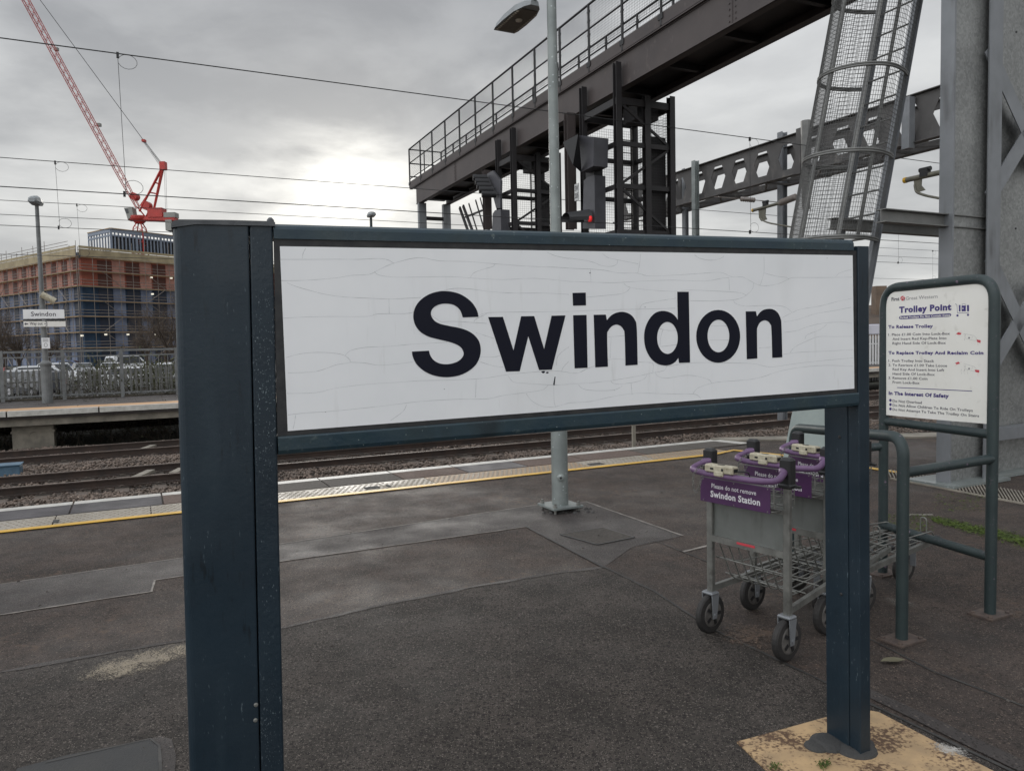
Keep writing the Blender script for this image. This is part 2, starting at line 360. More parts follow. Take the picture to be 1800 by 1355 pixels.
MAT['wall_pale'] = M('wall_pale', (.52, .51, .56), (.45, .44, .48), .6, .7)
MAT['wall_brown'] = M('wall_brown', (.17, .12, .085), (.10, .075, .055), .7, .85)
MAT['blue_box'] = M('box_blue', (.09, .17, .24), (.06, .11, .16), 5, .5)

add_scuffs(MAT['paint'], (.13, .17, .19), (170, 170, 45), .665, .72, 6)
add_scuffs(MAT['paint'], (.008, .012, .016), (70, 70, 12), .6, .68, 5, .8)
add_scuffs(MAT['paint'], (.026, .042, .054), (14, 14, 1.2), .48, .75, 2, .9)
add_scuffs(MAT['paint_flange'], (.17, .21, .23), (230, 230, 90), .635, .69, 7)
add_scuffs(MAT['paint_flange'], (.26, .31, .33), (330, 330, 160), .635, .67, 3, .7)
add_scuffs(MAT['paint_worn'], (.10, .13, .13), (60, 60, 60), .62, .70, 5)
add_scuffs(MAT['paint_worn'], (.012, .02, .026), (9, 9, 9), .5, .7, 3, .8)
add_scuffs(MAT['panel'], (.56, .57, .56), (3, 3, 1.0), .5, .8, 1.5, .6)
add_scuffs(MAT['panel'], (.50, .50, .47), (40, 40, 5), .62, .75, 2.5, .35)
add_scuffs(MAT['purple'], (.25, .18, .28), (90, 90, 90), .66, .72, 9, .6)
add_scuffs(MAT['purple_bar'], (.30, .24, .32), (60, 60, 60), .60, .70, 12, .6)
add_scuffs(MAT['tsteel'], (.10, .095, .085), (30, 30, 30), .52, .68, 8, .8)
add_scuffs(MAT['tsheet'], (.10, .10, .09), (25, 25, 4), .5, .7, 5, .7)
add_scuffs(MAT['cream'], (.10, .08, .05), (90, 90, 90), .55, .62, 20, .9)
add_scuffs(MAT['steel_brown'], (.06, .045, .04), (3, 3, .8), .5, .72, 1.0, .9)
add_scuffs(MAT['steel_brown'], (.12, .10, .09), (12, 12, 6), .62, .72, 1.0, .6)
add_scuffs(MAT['ole'], (.24, .22, .20), (4, 4, 2), .52, .72, 1.0, .8)
add_scuffs(MAT['notice'], (.5, .48, .42), (20, 20, 20), .6, .75, 6, .5)
add_scuffs(MAT['pipe'], (.10, .085, .10), (60, 60, 60), .60, .66, 7, .7)
add_scuffs(MAT['galv_flat'], (.10, .10, .10), (10, 10, 1.5), .5, .75, 1.5, .8)
add_scuffs(MAT['brick_red'], (.22, .08, .05), (.8, .8, 2.5), .45, .65, .2, .9)
add_scuffs(MAT['blue_net'], (.07, .12, .19), (.9, .9, 2.5), .5, .65, .2, .8)

# ------------------------------------------------------------------ mesh building
def nrm(v):
    v = np.asarray(v, float); return v / (np.linalg.norm(v) + 1e-12)
def origin(o):
    p = np.zeros(3)
    while o is not None:
        p = p + np.array(o.location); o = o.parent
    return p
def tag(o, label=None, cat=None, group=None, kind=None):
    if label: o['label'] = label
    if cat: o['category'] = cat
    if group: o['group'] = group
    if kind: o['kind'] = kind
    return o
def thing(name, label, cat, loc=(0, 0, 0), group=None, rz=0.0):
    o = bpy.data.objects.new(name, None); COL.objects.link(o)
    o.empty_display_size = .1
    o.location = tuple(float(a) for a in loc); o.rotation_euler = (0, 0, rz)
    return tag(o, label, cat, group)
def copy_tree(o, parent=None):
    c = o.copy(); COL.objects.link(c); c.parent = parent
    for ch in list(o.children): copy_tree(ch, c)
    return c
class MB:
    def __init__(s): s.v = []; s.f = []; s.m = []; s.k = 0; s.sm = []
    def add(s, vs, fs, mi=0, smooth=False):
        b = s.k
        s.v.extend([tuple(map(float, p)) for p in vs]); s.k += len(vs)
        for f in fs:
            s.f.append(tuple(b + i for i in f)); s.m.append(mi); s.sm.append(smooth)
        return s
    def box(s, c, size, ax=None, mi=0):
        c = np.asarray(c, float); X, Y, Z = ax if ax else (V(1, 0, 0), V(0, 1, 0), V(0, 0, 1))
        hx, hy, hz = [np.asarray(a, float) * d / 2 for a, d in zip((X, Y, Z), size)]
        vs = [c + i * hx + j * hy + k * hz for k in (-1, 1) for j in (-1, 1) for i in (-1, 1)]
        return s.add(vs, [(0, 2, 3, 1), (4, 5, 7, 6), (0, 1, 5, 4), (2, 6, 7, 3), (0, 4, 6, 2), (1, 3, 7, 5)], mi)
    def rbox(s, c, size, ax=None, bev=.01, mi=0):
        """box with chamfered vertical (Z axis) and top edges"""
        c = np.asarray(c, float); X, Y, Z = ax if ax else (V(1, 0, 0), V(0, 1, 0), V(0, 0, 1))
        X, Y, Z = [np.asarray(a, float) for a in (X, Y, Z)]
        a, b, h = [d / 2 for d in size]
        def ring(dx, dy, z):
            pts = []
            for (sx, sy) in ((1, 1), (-1, 1), (-1, -1), (1, -1)):
                for t in ((0, 1, 2) if True else ()):
                    ang = {(1, 1): 0, (-1, 1): 90, (-1, -1): 180, (1, -1): 270}[(sx, sy)] + t * 45
                    pts.append(c + X * (sx * (dx - bev) + bev * math.cos(R_(ang))) + Y * (sy * (dy - bev) + bev * math.sin(R_(ang))) + Z * z)
            return pts
        rs = [ring(a - bev * .8, b - bev * .8, -h), ring(a, b, -h + bev), ring(a, b, h - bev), ring(a - bev * .8, b - bev * .8, h)]
        vs = sum(rs, []); n = 12; fs = [tuple(range(n))[::-1], tuple(range(3 * n, 4 * n))]
        for r in range(3):
            for i in range(n):
                j = (i + 1) % n; fs.append((r * n + i, r * n + j, (r + 1) * n + j, (r + 1) * n + i))
        return s.add(vs, fs, mi)
    def bar(s, p1, p2, w, h, up=(0, 0, 1), mi=0):
        p1 = np.asarray(p1, float); p2 = np.asarray(p2, float); d = p2 - p1; L = np.linalg.norm(d)
        if L < 1e-6: return s
        d = d / L; u = np.asarray(up, float)
        if abs(d @ nrm(u)) > .98: u = V(1, 0, 0) if abs(d[0]) < .9 else V(0, 1, 0)
        sd = nrm(np.cross(d, u)); uu = np.cross(sd, d)
        return s.box((p1 + p2) / 2, (L, w, h), (d, sd, uu), mi)
    def ibeam(s, p1, p2, w, h, tf=.02, tw=.015, up=(0, 0, 1), mi=0):
        p1 = np.asarray(p1, float); p2 = np.asarray(p2, float); d = nrm(p2 - p1); u = nrm(up)
        if abs(d @ u) > .98: u = V(1, 0, 0)
        sd = nrm(np.cross(d, u)); u = np.cross(sd, d)
        a, b = w / 2, h / 2
        pr = [(-a, -b), (a, -b), (a, -b + tf), (tw / 2, -b + tf), (tw / 2, b - tf), (a, b - tf), (a, b), (-a, b), (-a, b - tf), (-tw / 2, b - tf), (-tw / 2, -b + tf), (-a, -b + tf)]
        vs = [p + sd * x + u * y for p in (p1, p2) for x, y in pr]
        fs = [(i, (i + 1) % 12, 12 + (i + 1) % 12, 12 + i) for i in range(12)]
        for k in (0, 12):
            for q in ((0, 1, 2, 11), (11, 2, 3, 10), (10, 3, 4, 9), (9, 4, 5, 8), (8, 5, 6, 7)):
                fs.append(tuple(k + i for i in (q if k else q[::-1])))
        return s.add(vs, fs, mi)
    def tube(s, pts, r, n=8, caps=True, mi=0, closed=False):
        P = [np.asarray(p, float) for p in pts]; k = len(P)
        rr = r if isinstance(r, (list, tuple)) else [r] * k
        u = None; vs = []
        for i in range(k):
            if closed: d = nrm(P[(i + 1) % k] - P[i - 1])
            else: d = nrm(P[min(i + 1, k - 1)] - P[max(i - 1, 0)])
            if u is None:
                a = V(0, 0, 1) if abs(d[2]) < .9 else V(1, 0, 0)
                u = nrm(np.cross(np.cross(d, a), d))
            else: u = nrm(u - d * (u @ d))
            w = np.cross(d, u)
            for j in range(n):
                t = 2 * math.pi * j / n
                vs.append(P[i] + (u * math.cos(t) + w * math.sin(t)) * rr[i])
        fs = []
        for i in range(k if closed else k - 1):
            i2 = (i + 1) % k
            for j in range(n):
                j2 = (j + 1) % n; fs.append((i * n + j, i * n + j2, i2 * n + j2, i2 * n + j))
        s.add(vs, fs, mi, n > 5)
        if caps and not closed:
            s.add(vs[:n], [tuple(range(n))[::-1]], mi); s.add(vs[-n:], [tuple(range(n))], mi)
        return s
    def prism(s, pts, off, mi=0):
        """solid from a planar outline (3d points) swept by off"""
        P = [np.asarray(p, float) for p in pts]; off = np.asarray(off, float); n = len(P)
        tri = tessellate_polygon([[Vector(p) for p in P]])
        vs = P + [p + off for p in P]
        fs = [tuple(t) for t in tri] + [tuple(i + n for i in t)[::-1] for t in tri]
        fs += [(i, (i + 1) % n, n + (i + 1) % n, n + i) for i in range(n)]
        return s.add(vs, fs, mi)
    def plate(s, outer, holes, fn, off, mi=0):
        """flat plate with holes; 2d loops mapped by fn to 3d, thickness vector off"""
        loops = [outer] + list(holes)
        tri = tessellate_polygon([[Vector((x, y, 0)) for x, y in l] for l in loops])
        flat = [p for l in loops for p in l]; n = len(flat)
        A = [np.asarray(fn(x, y), float) for x, y in flat]; off = np.asarray(off, float)
        fs = [tuple(t) for t in tri] + [tuple(i + n for i in t)[::-1] for t in tri]
        b = 0
        for l in loops:
            m_ = len(l)
            fs += [(b + i, b + (i + 1) % m_, n + b + (i + 1) % m_, n + b + i) for i in range(m_)]
            b += m_
        return s.add(A + [a + off for a in A], fs, mi)
    def lathe(s, c, ax, prof, n=20, mi=0):
        """prof: list of (along, radius)"""
        c = np.asarray(c, float); d = nrm(ax)
        a = V(0, 0, 1) if abs(d[2]) < .9 else V(1, 0, 0)
        u = nrm(np.cross(d, a)); w = np.cross(d, u); vs = []
        for t, r in prof:
            for j in range(n):
                an = 2 * math.pi * j / n; vs.append(c + d * t + (u * math.cos(an) + w * math.sin(an)) * r)
        fs = []
        for i in range(len(prof) - 1):
            for j in range(n):
                j2 = (j + 1) % n; fs.append((i * n + j, i * n + j2, (i + 1) * n + j2, (i + 1) * n + j))
        s.add(vs, fs, mi, False)
        s.add(vs[:n], [tuple(range(n))[::-1]], mi); s.add(vs[-n:], [tuple(range(n))], mi)
        return s
    def build(s, name, mat, parent=None, loc=None, smooth=None, label=None, cat=None, group=None, kind=None):
        me = bpy.data.meshes.new(name)
        o0 = origin(parent) if parent is not None else np.zeros(3)
        if loc is not None: o0 = np.asarray(loc, float)
        vv = np.array(s.v, float).reshape(-1, 3) - o0
        me.from_pydata(vv.tolist(), [], s.f)
        mats = mat if isinstance(mat, (list, tuple)) else [mat]
        for mm in mats: me.materials.append(MAT[mm] if isinstance(mm, str) else mm)
        if len(mats) > 1: me.polygons.foreach_set('material_index', s.m)
        me.polygons.foreach_set('use_smooth', s.sm if smooth is None else [smooth] * len(s.f))
        me.update()
        o = bpy.data.objects.new(name, me); COL.objects.link(o)
        if parent is not None: o.parent = parent
        elif loc is not None: o.location = tuple(o0)
        return tag(o, label, cat, group, kind)
def arc_path(pts, r, n=6):
    """round the inner corners of a polyline"""
    P = [np.asarray(p, float) for p in pts]; out = [P[0]]
    for i in range(1, len(P) - 1):
        a, b, c = P[i - 1], P[i], P[i + 1]
        ri = r[i - 1] if isinstance(r, (list, tuple)) else r
        d1, d2 = nrm(a - b), nrm(c - b)
        l = min(ri, np.linalg.norm(a - b) * .48, np.linalg.norm(c - b) * .48)
        p0, p2 = b + d1 * l, b + d2 * l
        for k in range(n + 1):
            t = k / n; out.append(p0 * (1 - t) ** 2 + b * 2 * t * (1 - t) + p2 * t * t)
    out.append(P[-1]); return out
def text2d(body, bold=0.0, sx=1.0):
    c = bpy.data.curves.new('t', 'FONT'); c.body = body; c.offset = bold; c.resolution_u = 2; c.space_character = 1.0 + bold * 2
    o = bpy.data.objects.new('t', c); COL.objects.link(o)
    dg = bpy.context.evaluated_depsgraph_get(); dg.update()
    me = bpy.data.meshes.new_from_object(o.evaluated_get(dg))
    v = np.array([q.co[:2] for q in me.vertices]); f = [tuple(p.vertices) for p in me.polygons]
    bpy.data.objects.remove(o); bpy.data.curves.remove(c); bpy.data.meshes.remove(me)
    return v, f
def put_text(mb, body, fn, x0, y0, width, height=None, bold=0.0, mi=0, capref=.69):
    """lettering: left end x0, baseline y0, total width; height = cap height"""
    v, f = text2d(body, bold)
    x = (v[:, 0] - v[:, 0].min()) / (v[:, 0].max() - v[:, 0].min()) * width + x0
    s = (height / capref) if height else width / (v[:, 0].max() - v[:, 0].min())
    y = v[:, 1] * s + y0
    mb.add([fn(a, b) for a, b in zip(x, y)], f, mi)
def smooth_loop(pts, n=6):
    """Catmull-Rom through closed outline; points with a third item are sharp corners"""
    k = len(pts); out = []
    for i in range(k):
        p0, p1, p2, p3 = [pts[(i + j) % k] for j in (-1, 0, 1, 2)]
        a = np.array(p1[:2], float); b = np.array(p2[:2], float)
        out.append(tuple(a))
        c1, c2 = len(p1) > 2, len(p2) > 2
        if c1 and c2: continue
        m1 = (b - np.array(p0[:2], float)) / 2 if not c1 else (b - a) * 1.0
        m2 = (np.array(p3[:2], float) - a) / 2 if not c2 else (b - a) * 1.0
        if c1: m1 = 1.5 * (b - a) - .5 * m2
        if c2: m2 = 1.5 * (b - a) - .5 * m1
        for q in range(1, n):
            t = q / n
            h = (2 * t**3 - 3 * t**2 + 1) * a + (t**3 - 2 * t**2 + t) * m1 + (-2 * t**3 + 3 * t**2) * b + (t**3 - t**2) * m2
            out.append(tuple(h))
    return out
# ================================================================== THE SETTING
def sheet(name, pts, z, mat, thick=0.0, kind='structure', label=None, cat=None):
    mb = MB()
    P = [V(p[0], p[1], z) for p in pts]
    if thick: mb.prism([p - V(0, 0, thick) for p in P], V(0, 0, thick))
    else:
        tri = tessellate_polygon([[Vector(p) for p in P]]); mb.add(P, [tuple(t) for t in tri])
    o = mb.build(name, mat, loc=P[0], kind=kind)
    # make sure faces look up
    me = o.data
    if not thick:
        import bmesh
        bm = bmesh.new(); bm.from_mesh(me)
        for f in bm.faces:
            if f.normal.z < 0: f.normal_flip()
        bm.to_mesh(me); bm.free()
    return tag(o, label, cat)
EDGE_Q = 9.19
K0 = T3 * 8.08 + N3 * EDGE_Q
sheet('ground', [(-3000, -3000), (3000, -3000), (3000, 3500), (-3000, 3500)], -1.25, 'ground')
sheet('track_bed', [TQ(-60, 8.9), TQ(170, 8.9), TQ(170, 24.9), TQ(-60, 24.9)], -1.10, 'bed')
sheet('car_park', [TQ(-70, 31.2), TQ(80, 31.2), TQ(80, 118), TQ(-70, 118)], -0.95, 'carpark')
sheet('platform', [TQ(-30, EDGE_Q), K0, (7.2, 11.95), (22, 12.2), (22, -8), (-16, -8)], 0.0, 'asph', thick=1.2)

def poly_px(pp): return [gp(*p) for p in pp]
# zones of different surfacing, 4 mm sheets
sheet('asphalt_patch', [tuple(a[:2]) for a in poly_px([(-60, 1192), (0, 1182), (180, 1150), (325, 1125), (500, 1103), (660, 1066), (840, 1030), (980, 1007), (1062, 997), (1150, 1040), (1250, 1105), (1450, 1200), (1530, 1238), (1790, 1365)])] + [(2.4, 1.2), (.4, .2), (-2.8, .6), (-3.4, 2.4)], 0.002, 'asph_grey')
sheet('asphalt_patch', [tuple(a[:2]) for a in poly_px([(-80, 1038), (0, 1027), (318, 981), (500, 955), (940, 888), (1030, 882), (1200, 942), (1110, 962), (1060, 998), (925, 926), (500, 986), (272, 1019), (266, 1040), (0, 1081), (-80, 1094)])], 0.002, 'trench')
sheet('asphalt_patch', [tuple(a[:2]) for a in poly_px([(30, 1352), (120, 1328), (262, 1301), (278, 1312), (284, 1400), (0, 1420)])], 0.005, 'asph_dark')
sheet('asphalt_patch', [tuple(a[:2]) for a in poly_px([(264, 1300), (280, 1294), (302, 1300), (310, 1330), (304, 1400), (284, 1400), (279, 1312)])], 0.0045, 'trench')

def strip_px(mb, pts, wd, z=0.004, jit=.35, mi=0):
    P = [gp(*p) for p in pts]; Q = []
    for a, b in zip(P[:-1], P[1:]):
        k = max(1, int(np.linalg.norm(b - a) / .08))
        Q += [a + (b - a) * i / k for i in range(k)]
    Q.append(P[-1]); L = []
    for i, p in enumerate(Q):
        d = nrm(Q[min(i + 1, len(Q) - 1)] - Q[max(i - 1, 0)]); s = V(-d[1], d[0], 0)
        w1 = wd * (1 + rng.uniform(-jit, jit)) / 2; off = rng.uniform(-.15, .15) * wd
        L.append((p + s * (w1 + off) + V(0, 0, z), p - s * (w1 - off) + V(0, 0, z)))
    vs = [q for a in L for q in a]
    mb.add(vs, [(2 * i, 2 * i + 1, 2 * i + 3, 2 * i + 2) for i in range(len(L) - 1)], mi)
mb = MB()
strip_px(mb, [(-60, 1036), (0, 1027), (318, 981), (500, 955), (940, 888), (1030, 882)], .014)
strip_px(mb, [(-60, 1090), (0, 1081), (266, 1040), (272, 1020), (500, 986), (925, 926)], .016)
strip_px(mb, [(1030, 882), (1200, 942)], .02, z=.005)
strip_px(mb, [(1200, 970), (1250, 958)], .03)
strip_px(mb, [(1580, 912), (1600, 905), (1640, 905)], .05)
mb.build('surface_seams', 'seam', kind='structure')
mb = MB()
strip_px(mb, [(-60, 1192), (0, 1182), (180, 1150), (325, 1125), (500, 1103), (660, 1066), (840, 1030), (980, 1007), (1062, 997)], .035, jit=.6)
mb.build('surface_seams', 'trench', kind='structure')
mb = MB()
strip_px(mb, [(925, 926), (1060, 997)], .022, z=.0055)
strip_px(mb, [(1062, 997), (1150, 1040), (1250, 1105), (1450, 1200), (1530, 1238), (1790, 1362)], .016, z=.0055)
strip_px(mb, [(1530, 1124), (1640, 1180), (1800, 1242)], .012)
strip_px(mb, [(1150, 950), (1250, 990)], .010)
strip_px(mb, [(80, 1342), (264, 1300), (280, 1312), (283, 1380)], .010, z=.0065)
mb.build('surface_cracks', 'crackline', kind='structure')
# wider smooth band beside the diagonal joint at the right
sheet('asphalt_patch', [tuple(a[:2]) for a in poly_px([(1530, 1228), (1600, 1262), (1700, 1312), (1790, 1356), (1830, 1352), (1640, 1262), (1530, 1212)])], 0.0045, 'trench')

# painted ochre pad round the right sign post
mb = MB(); pp = poly_px([(1295, 1306), (1318, 1300), (1455, 1262), (1522, 1250), (1545, 1254), (1640, 1304), (1755, 1362), (1560, 1500), (1395, 1400), (1330, 1340), (1308, 1318)])
mb.prism([p + V(0, 0, .002) for p in pp], V(0, 0, .006)); mb.build('painted_pad', 'pad', kind='structure')
def blot(name, c1, c2, cx, cy, rx, ry, z=.0075, scale=9, thr=2.65):
    c = gp(cx, cy); ex = gp(cx + rx, cy) - c; ey = gp(cx, cy - ry) - c
    lx, ly = np.linalg.norm(ex), np.linalg.norm(ey); ux, uy = ex / lx, ey / ly
    mt = decal(name, c1, c2, 0, lx * .9, ly * .9, (ux, uy), scale, thr)
    mb = MB(); mb.add([c + ex * i * 1.3 + ey * j * 1.3 + V(0, 0, z) for i, j in ((-1, -1), (1, -1), (1, 1), (-1, 1))], [(0, 1, 2, 3)])
    return mb.build(name, mt, loc=c, kind='structure')
blot('paint_stain', (.36, .30, .215), (.22, .185, .14), 250, 1164, 95, 24)
blot('paint_stain', (.6, .58, .54), (.35, .33, .3), 1672, 1322, 34, 12, z=.009)
blot('paint_stain', (.16, .14, .12), (.10, .09, .08), 1585, 1062, 34, 10)
blot('paint_stain', (.15, .10, .07), (.10, .075, .06), 1330, 1120, 80, 26, scale=5, thr=2.6)

# moss
mb = MB(); r = np.random.default_rng(4)
for k in range(5200):
    t = r.uniform(0, 1); x = 1640 + 175 * t; y = 913 + 42 * t + r.normal(0, 2.6 + 3 * t)
    if r.random() < .12: x, y = r.uniform(1560, 1640), r.uniform(905, 935)
    if r.random() < .05: x, y = r.uniform(1640, 1730), r.uniform(868, 900)
    p = gp(x, y); s = r.uniform(.004, .011)
    a, b, c = [p + V(*(r.normal(0, 1, 2) * s), r.uniform(.002, .012)) for _ in range(3)]
    mb.add([a, b, c], [(0, 1, 2)])
for px, py in ((1444, 1350), (1452, 1346), (1362, 1352)):
    for k in range(34):
        p = gp(px + r.normal(0, 4), py + r.normal(0, 3)); a = r.uniform(0, 6.28); l = r.uniform(.006, .02)
        q = p + V(math.cos(a) * l, math.sin(a) * l, r.uniform(.005, .02)); sd = V(-math.sin(a), math.cos(a), 0) * .003
        mb.add([p + V(0, 0, .01), (p + q) / 2 + sd + V(0, 0, .01), q, (p + q) / 2 - sd + V(0, 0, .01)], [(0, 1, 2, 3)])
mb.build('moss', 'moss', kind='stuff')
# grit and crumbs lying about
mb = MB(); r = np.random.default_rng(14)
for k in range(1500):
    p = V(r.uniform(-5.5, 6), r.uniform(1.4, 9), 0); q = -.444 * p[0] + .896 * p[1]
    if q > 7.9: continue
    s = abs(r.normal(.003, .0022)) + .0012; c = p + V(0, 0, .014)
    mb.add([c + V(*(r.normal(0, 1, 2) * s * .9), -.003) for _ in range(3)] + [c + V(0, 0, s * .8)], [(0, 1, 3), (1, 2, 3), (2, 0, 3)])
for k in range(26):
    p = V(r.uniform(-5, 5), r.uniform(2, 8), .013); q = -.444 * p[0] + .896 * p[1]
    if q > 7.9: continue
    a = r.uniform(0, 6.28); P = [p]
    for i in range(4): a += r.normal(0, .4); P.append(P[-1] + V(math.cos(a), math.sin(a), 0) * r.uniform(.008, .03))
    mb.tube(P, .0013, 3, False)
mb.build('grit', 'coping_stone', kind='stuff')
# fallen leaf
mb = MB(); a, b = gp(1547, 1166), gp(1592, 1164); d = b - a; s = V(-d[1], d[0], 0)
vs = [a + V(0, 0, .012)]
for t in (.2, .4, .6, .8): vs += [a + d * t + s * .2 * math.sin(math.pi * t) + V(0, 0, .02), a + d * t + V(0, 0, .012), a + d * t - s * .2 * math.sin(math.pi * t) + V(0, 0, .018)]
vs.append(b + V(0, 0, .014))
fs = [(0, 2, 1), (0, 3, 2)] + sum([[(1 + 3 * i, 2 + 3 * i, 5 + 3 * i, 4 + 3 * i), (2 + 3 * i, 3 + 3 * i, 6 + 3 * i, 5 + 3 * i)] for i in range(3)], []) + [(10, 11, 13), (11, 12, 13)]
mb.add(vs, fs)
mb.build('fallen_leaf', 'leaf', loc=a, label='flat olive brown leaf lying on the asphalt right of the right sign post', cat='leaf')

# ---- near platform edge
def sx(x, y): return float(gp(x, y) @ T3)
mb = MB(); s0, s1 = -14.0, 8.02
def edgeprism(mb, sa, sb, qa, qb, z0, z1, mi=0):
    mb.prism([TQ(sa, qa, z0), TQ(sb, qa, z0), TQ(sb, qb, z0), TQ(sa, qb, z0)], V(0, 0, z1 - z0), mi)
joints = [s0, sx(130, 884), sx(284, 872), sx(410, 858), sx(558, 842), sx(679, 829), sx(786, 818), sx(884, 808), sx(985, 799), sx(1090, 790), sx(1180, 781), s1]
tones = ['coping_grey', 'coping_grey', 'coping_pink', 'coping_stone', 'coping_stone', 'coping_pink', 'coping_grey', 'coping_pink', 'coping_pink', 'coping_stone', 'coping_stone']
for i, tn in enumerate(tones):
    a, b = joints[i] + .009, joints[i + 1] - .009
    tt = th = thing('coping_slab', None, None) if False else None
    m1 = MB(); edgeprism(m1, a, b, 8.53, 9.035, -.02, .014)
    edgeprism(m1, a, b, 9.035, 9.20, -.06, .014, 1)
    m1.build('platform_edge', [tn, 'white_line'], kind='structure')
# white paint carried round the kink of the edge and the plain kerb beyond it
d2 = nrm(gp(1302, 780) - gp(1246, 771)); mb = MB(); a = TQ(8.02, 9.1, .012); b = gp(1312, 781) + V(0, 0, .012); s = V(-d2[1], d2[0], 0) * .1
mb.prism([a + s, a - s, b - s, b + s], V(0, 0, .004)); mb.build('platform_edge', 'white_line', kind='structure')
mb = MB()
mb.prism([V(3.35, 11.62, -.05), V(7.3, 11.55, -.05), V(7.3, 12.02, -.05), V(3.13, 11.95, -.05)], V(0, 0, .075))
mb.prism([V(7.32, 11.55, -.05), V(20, 11.7, -.05), V(20, 12.2, -.05), V(7.32, 12.02, -.05)], V(0, 0, .075)); mb.build('platform_edge', 'conc', kind='structure')
# tactile strip with blisters
mb = MB(); tac = [s0, sx(96, 915), sx(265, 897), sx(420, 881), sx(667, 852), sx(750, 843), sx(1015, 815), sx(1130, 803), s1 - .6]
for i in range(len(tac) - 1):
    edgeprism(mb, tac[i] + .006, tac[i + 1] - .006, 8.09, 8.515, -.02, .010, 1 if i in (5, 7) else 0)
rows = np.arange(8.13, 8.50, .064)
ss = np.arange(-6.5, s1 - .7, .064)
for qi, q in enumerate(rows):
    for s_ in ss:
        s2 = s_ + (.032 if qi % 2 else 0)
        if rng.random() < .02: continue
        c = TQ(s2, q, .010); n_ = 6; vs = []
        for rr_, hh in ((.0165, 0), (.013, .0055)):
            for k in range(n_): vs.append(c + V(math.cos(k * 1.047) * rr_, math.sin(k * 1.047) * rr_, hh))
        mb.add(vs, [(k, (k + 1) % 6, 6 + (k + 1) % 6, 6 + k) for k in range(6)] + [tuple(range(6, 12))], 0)
mb.build('tactile_strip', ['tactile', 'tactile_buff'], kind='structure')
mb = MB()
strip_w = []
def linestrip(mb, pts, wd, z, th=.004):
    P = [np.asarray(p, float) for p in pts]
    vs = []
    for i, p in enumerate(P):
        d = nrm(P[min(i + 1, len(P) - 1)] - P[max(i - 1, 0)]); s = V(-d[1], d[0], 0) * wd / 2
        vs += [p + s + V(0, 0, z), p - s + V(0, 0, z), p + s + V(0, 0, z + th), p - s + V(0, 0, z + th)]
    fs = []
    for i in range(len(P) - 1):
        b = 4 * i; fs += [(b + 2, b + 3, b + 7, b + 6), (b, b + 2, b + 6, b + 4), (b + 1, b + 5, b + 7, b + 3)]
    mb.add(vs, fs)
linestrip(mb, [TQ(s_, 8.035) for s_ in np.linspace(s0, sx(1240, 797), 30)] + [gp(1290, 792), gp(1376, 801), gp(1450, 811), gp(1563, 829), gp(1600, 835)], .095, .008)
mb.build('yellow_line', 'yellow_line', kind='structure')
# painted letter on the coping
mb = MB(); vv, ff = text2d('P', .01)
vv = vv - vv.min(0); vv = vv / vv.max(0)
c0, c1 = sx(5, 910), sx(37, 903)
mb.add([TQ(-6.28 + x * .30 + y * .10, 8.60 + y * .27, .0165) for x, y in vv], ff)
mb.build('painted_letter', 'yellow_line', kind='structure')
# puddly gap tiles missing in the tactile strip
mb = MB()
for (x, y, w) in ((99, 917, .05), (635, 848, .16), (668, 848, .035), (1030, 813, .2)):
    s_ = sx(x, y) if x < 700 else sx(x, y); q = 8.22
    edgeprism(mb, s_ - w / 2, s_ + w / 2, q - .06, q + .06, .009, .017)
mb.build('surface_cracks', 'asph_dark', kind='structure')

# ---- far platform
FQ = 24.4
mb = MB()
mb.prism([TQ(-45, FQ + .06, -.22), TQ(120, FQ + .06, -.22), TQ(120, 29.6, -.22), TQ(-45, 29.6, -.22)], V(0, 0, .22))
mb.build('far_platform', 'trench', kind='structure')
mb = MB(); sa = -45.0; k = 0
while sa < 118:
    edgeprism(mb, sa + .01, sa + 2.17, FQ - .03, FQ + .20, -.13, .016, 0); sa += 2.2; k += 1
mb.build('far_platform_edge', 'white_line', kind='structure')
mb = MB(); edgeprism(mb, -45, 120, FQ + .21, FQ + 1.25, -.02, .014); mb.build('far_tactile_strip', 'far_buff', kind='structure')
mb = MB(); edgeprism(mb, -45, 120, FQ + .20, FQ + .50, -.42, -.225)
mb.build('far_platform_beam', 'conc', kind='structure')
sp0 = float(aq(58, 745, FQ + .7) @ T3)
for i in range(-4, 12):
    m1 = MB(); s_ = sp0 + i * 7.4
    m1.box(TQ(s_, FQ + .95, -.73), (1.0, .7, 1.0), (T3, N3, Z3)); m1.box(TQ(s_, FQ + .95, -.62), (1.06, .76, .05), (T3, N3, Z3))
    pr = m1.build('platform_pier', 'conc', loc=TQ(s_, FQ + .95, -1.2), label=None); pr['kind'] = 'structure'
mb = MB(); edgeprism(mb, -45, 120, 29.6, 29.75, -.22, .06); mb.build('kerb', 'conc_dark', kind='structure')

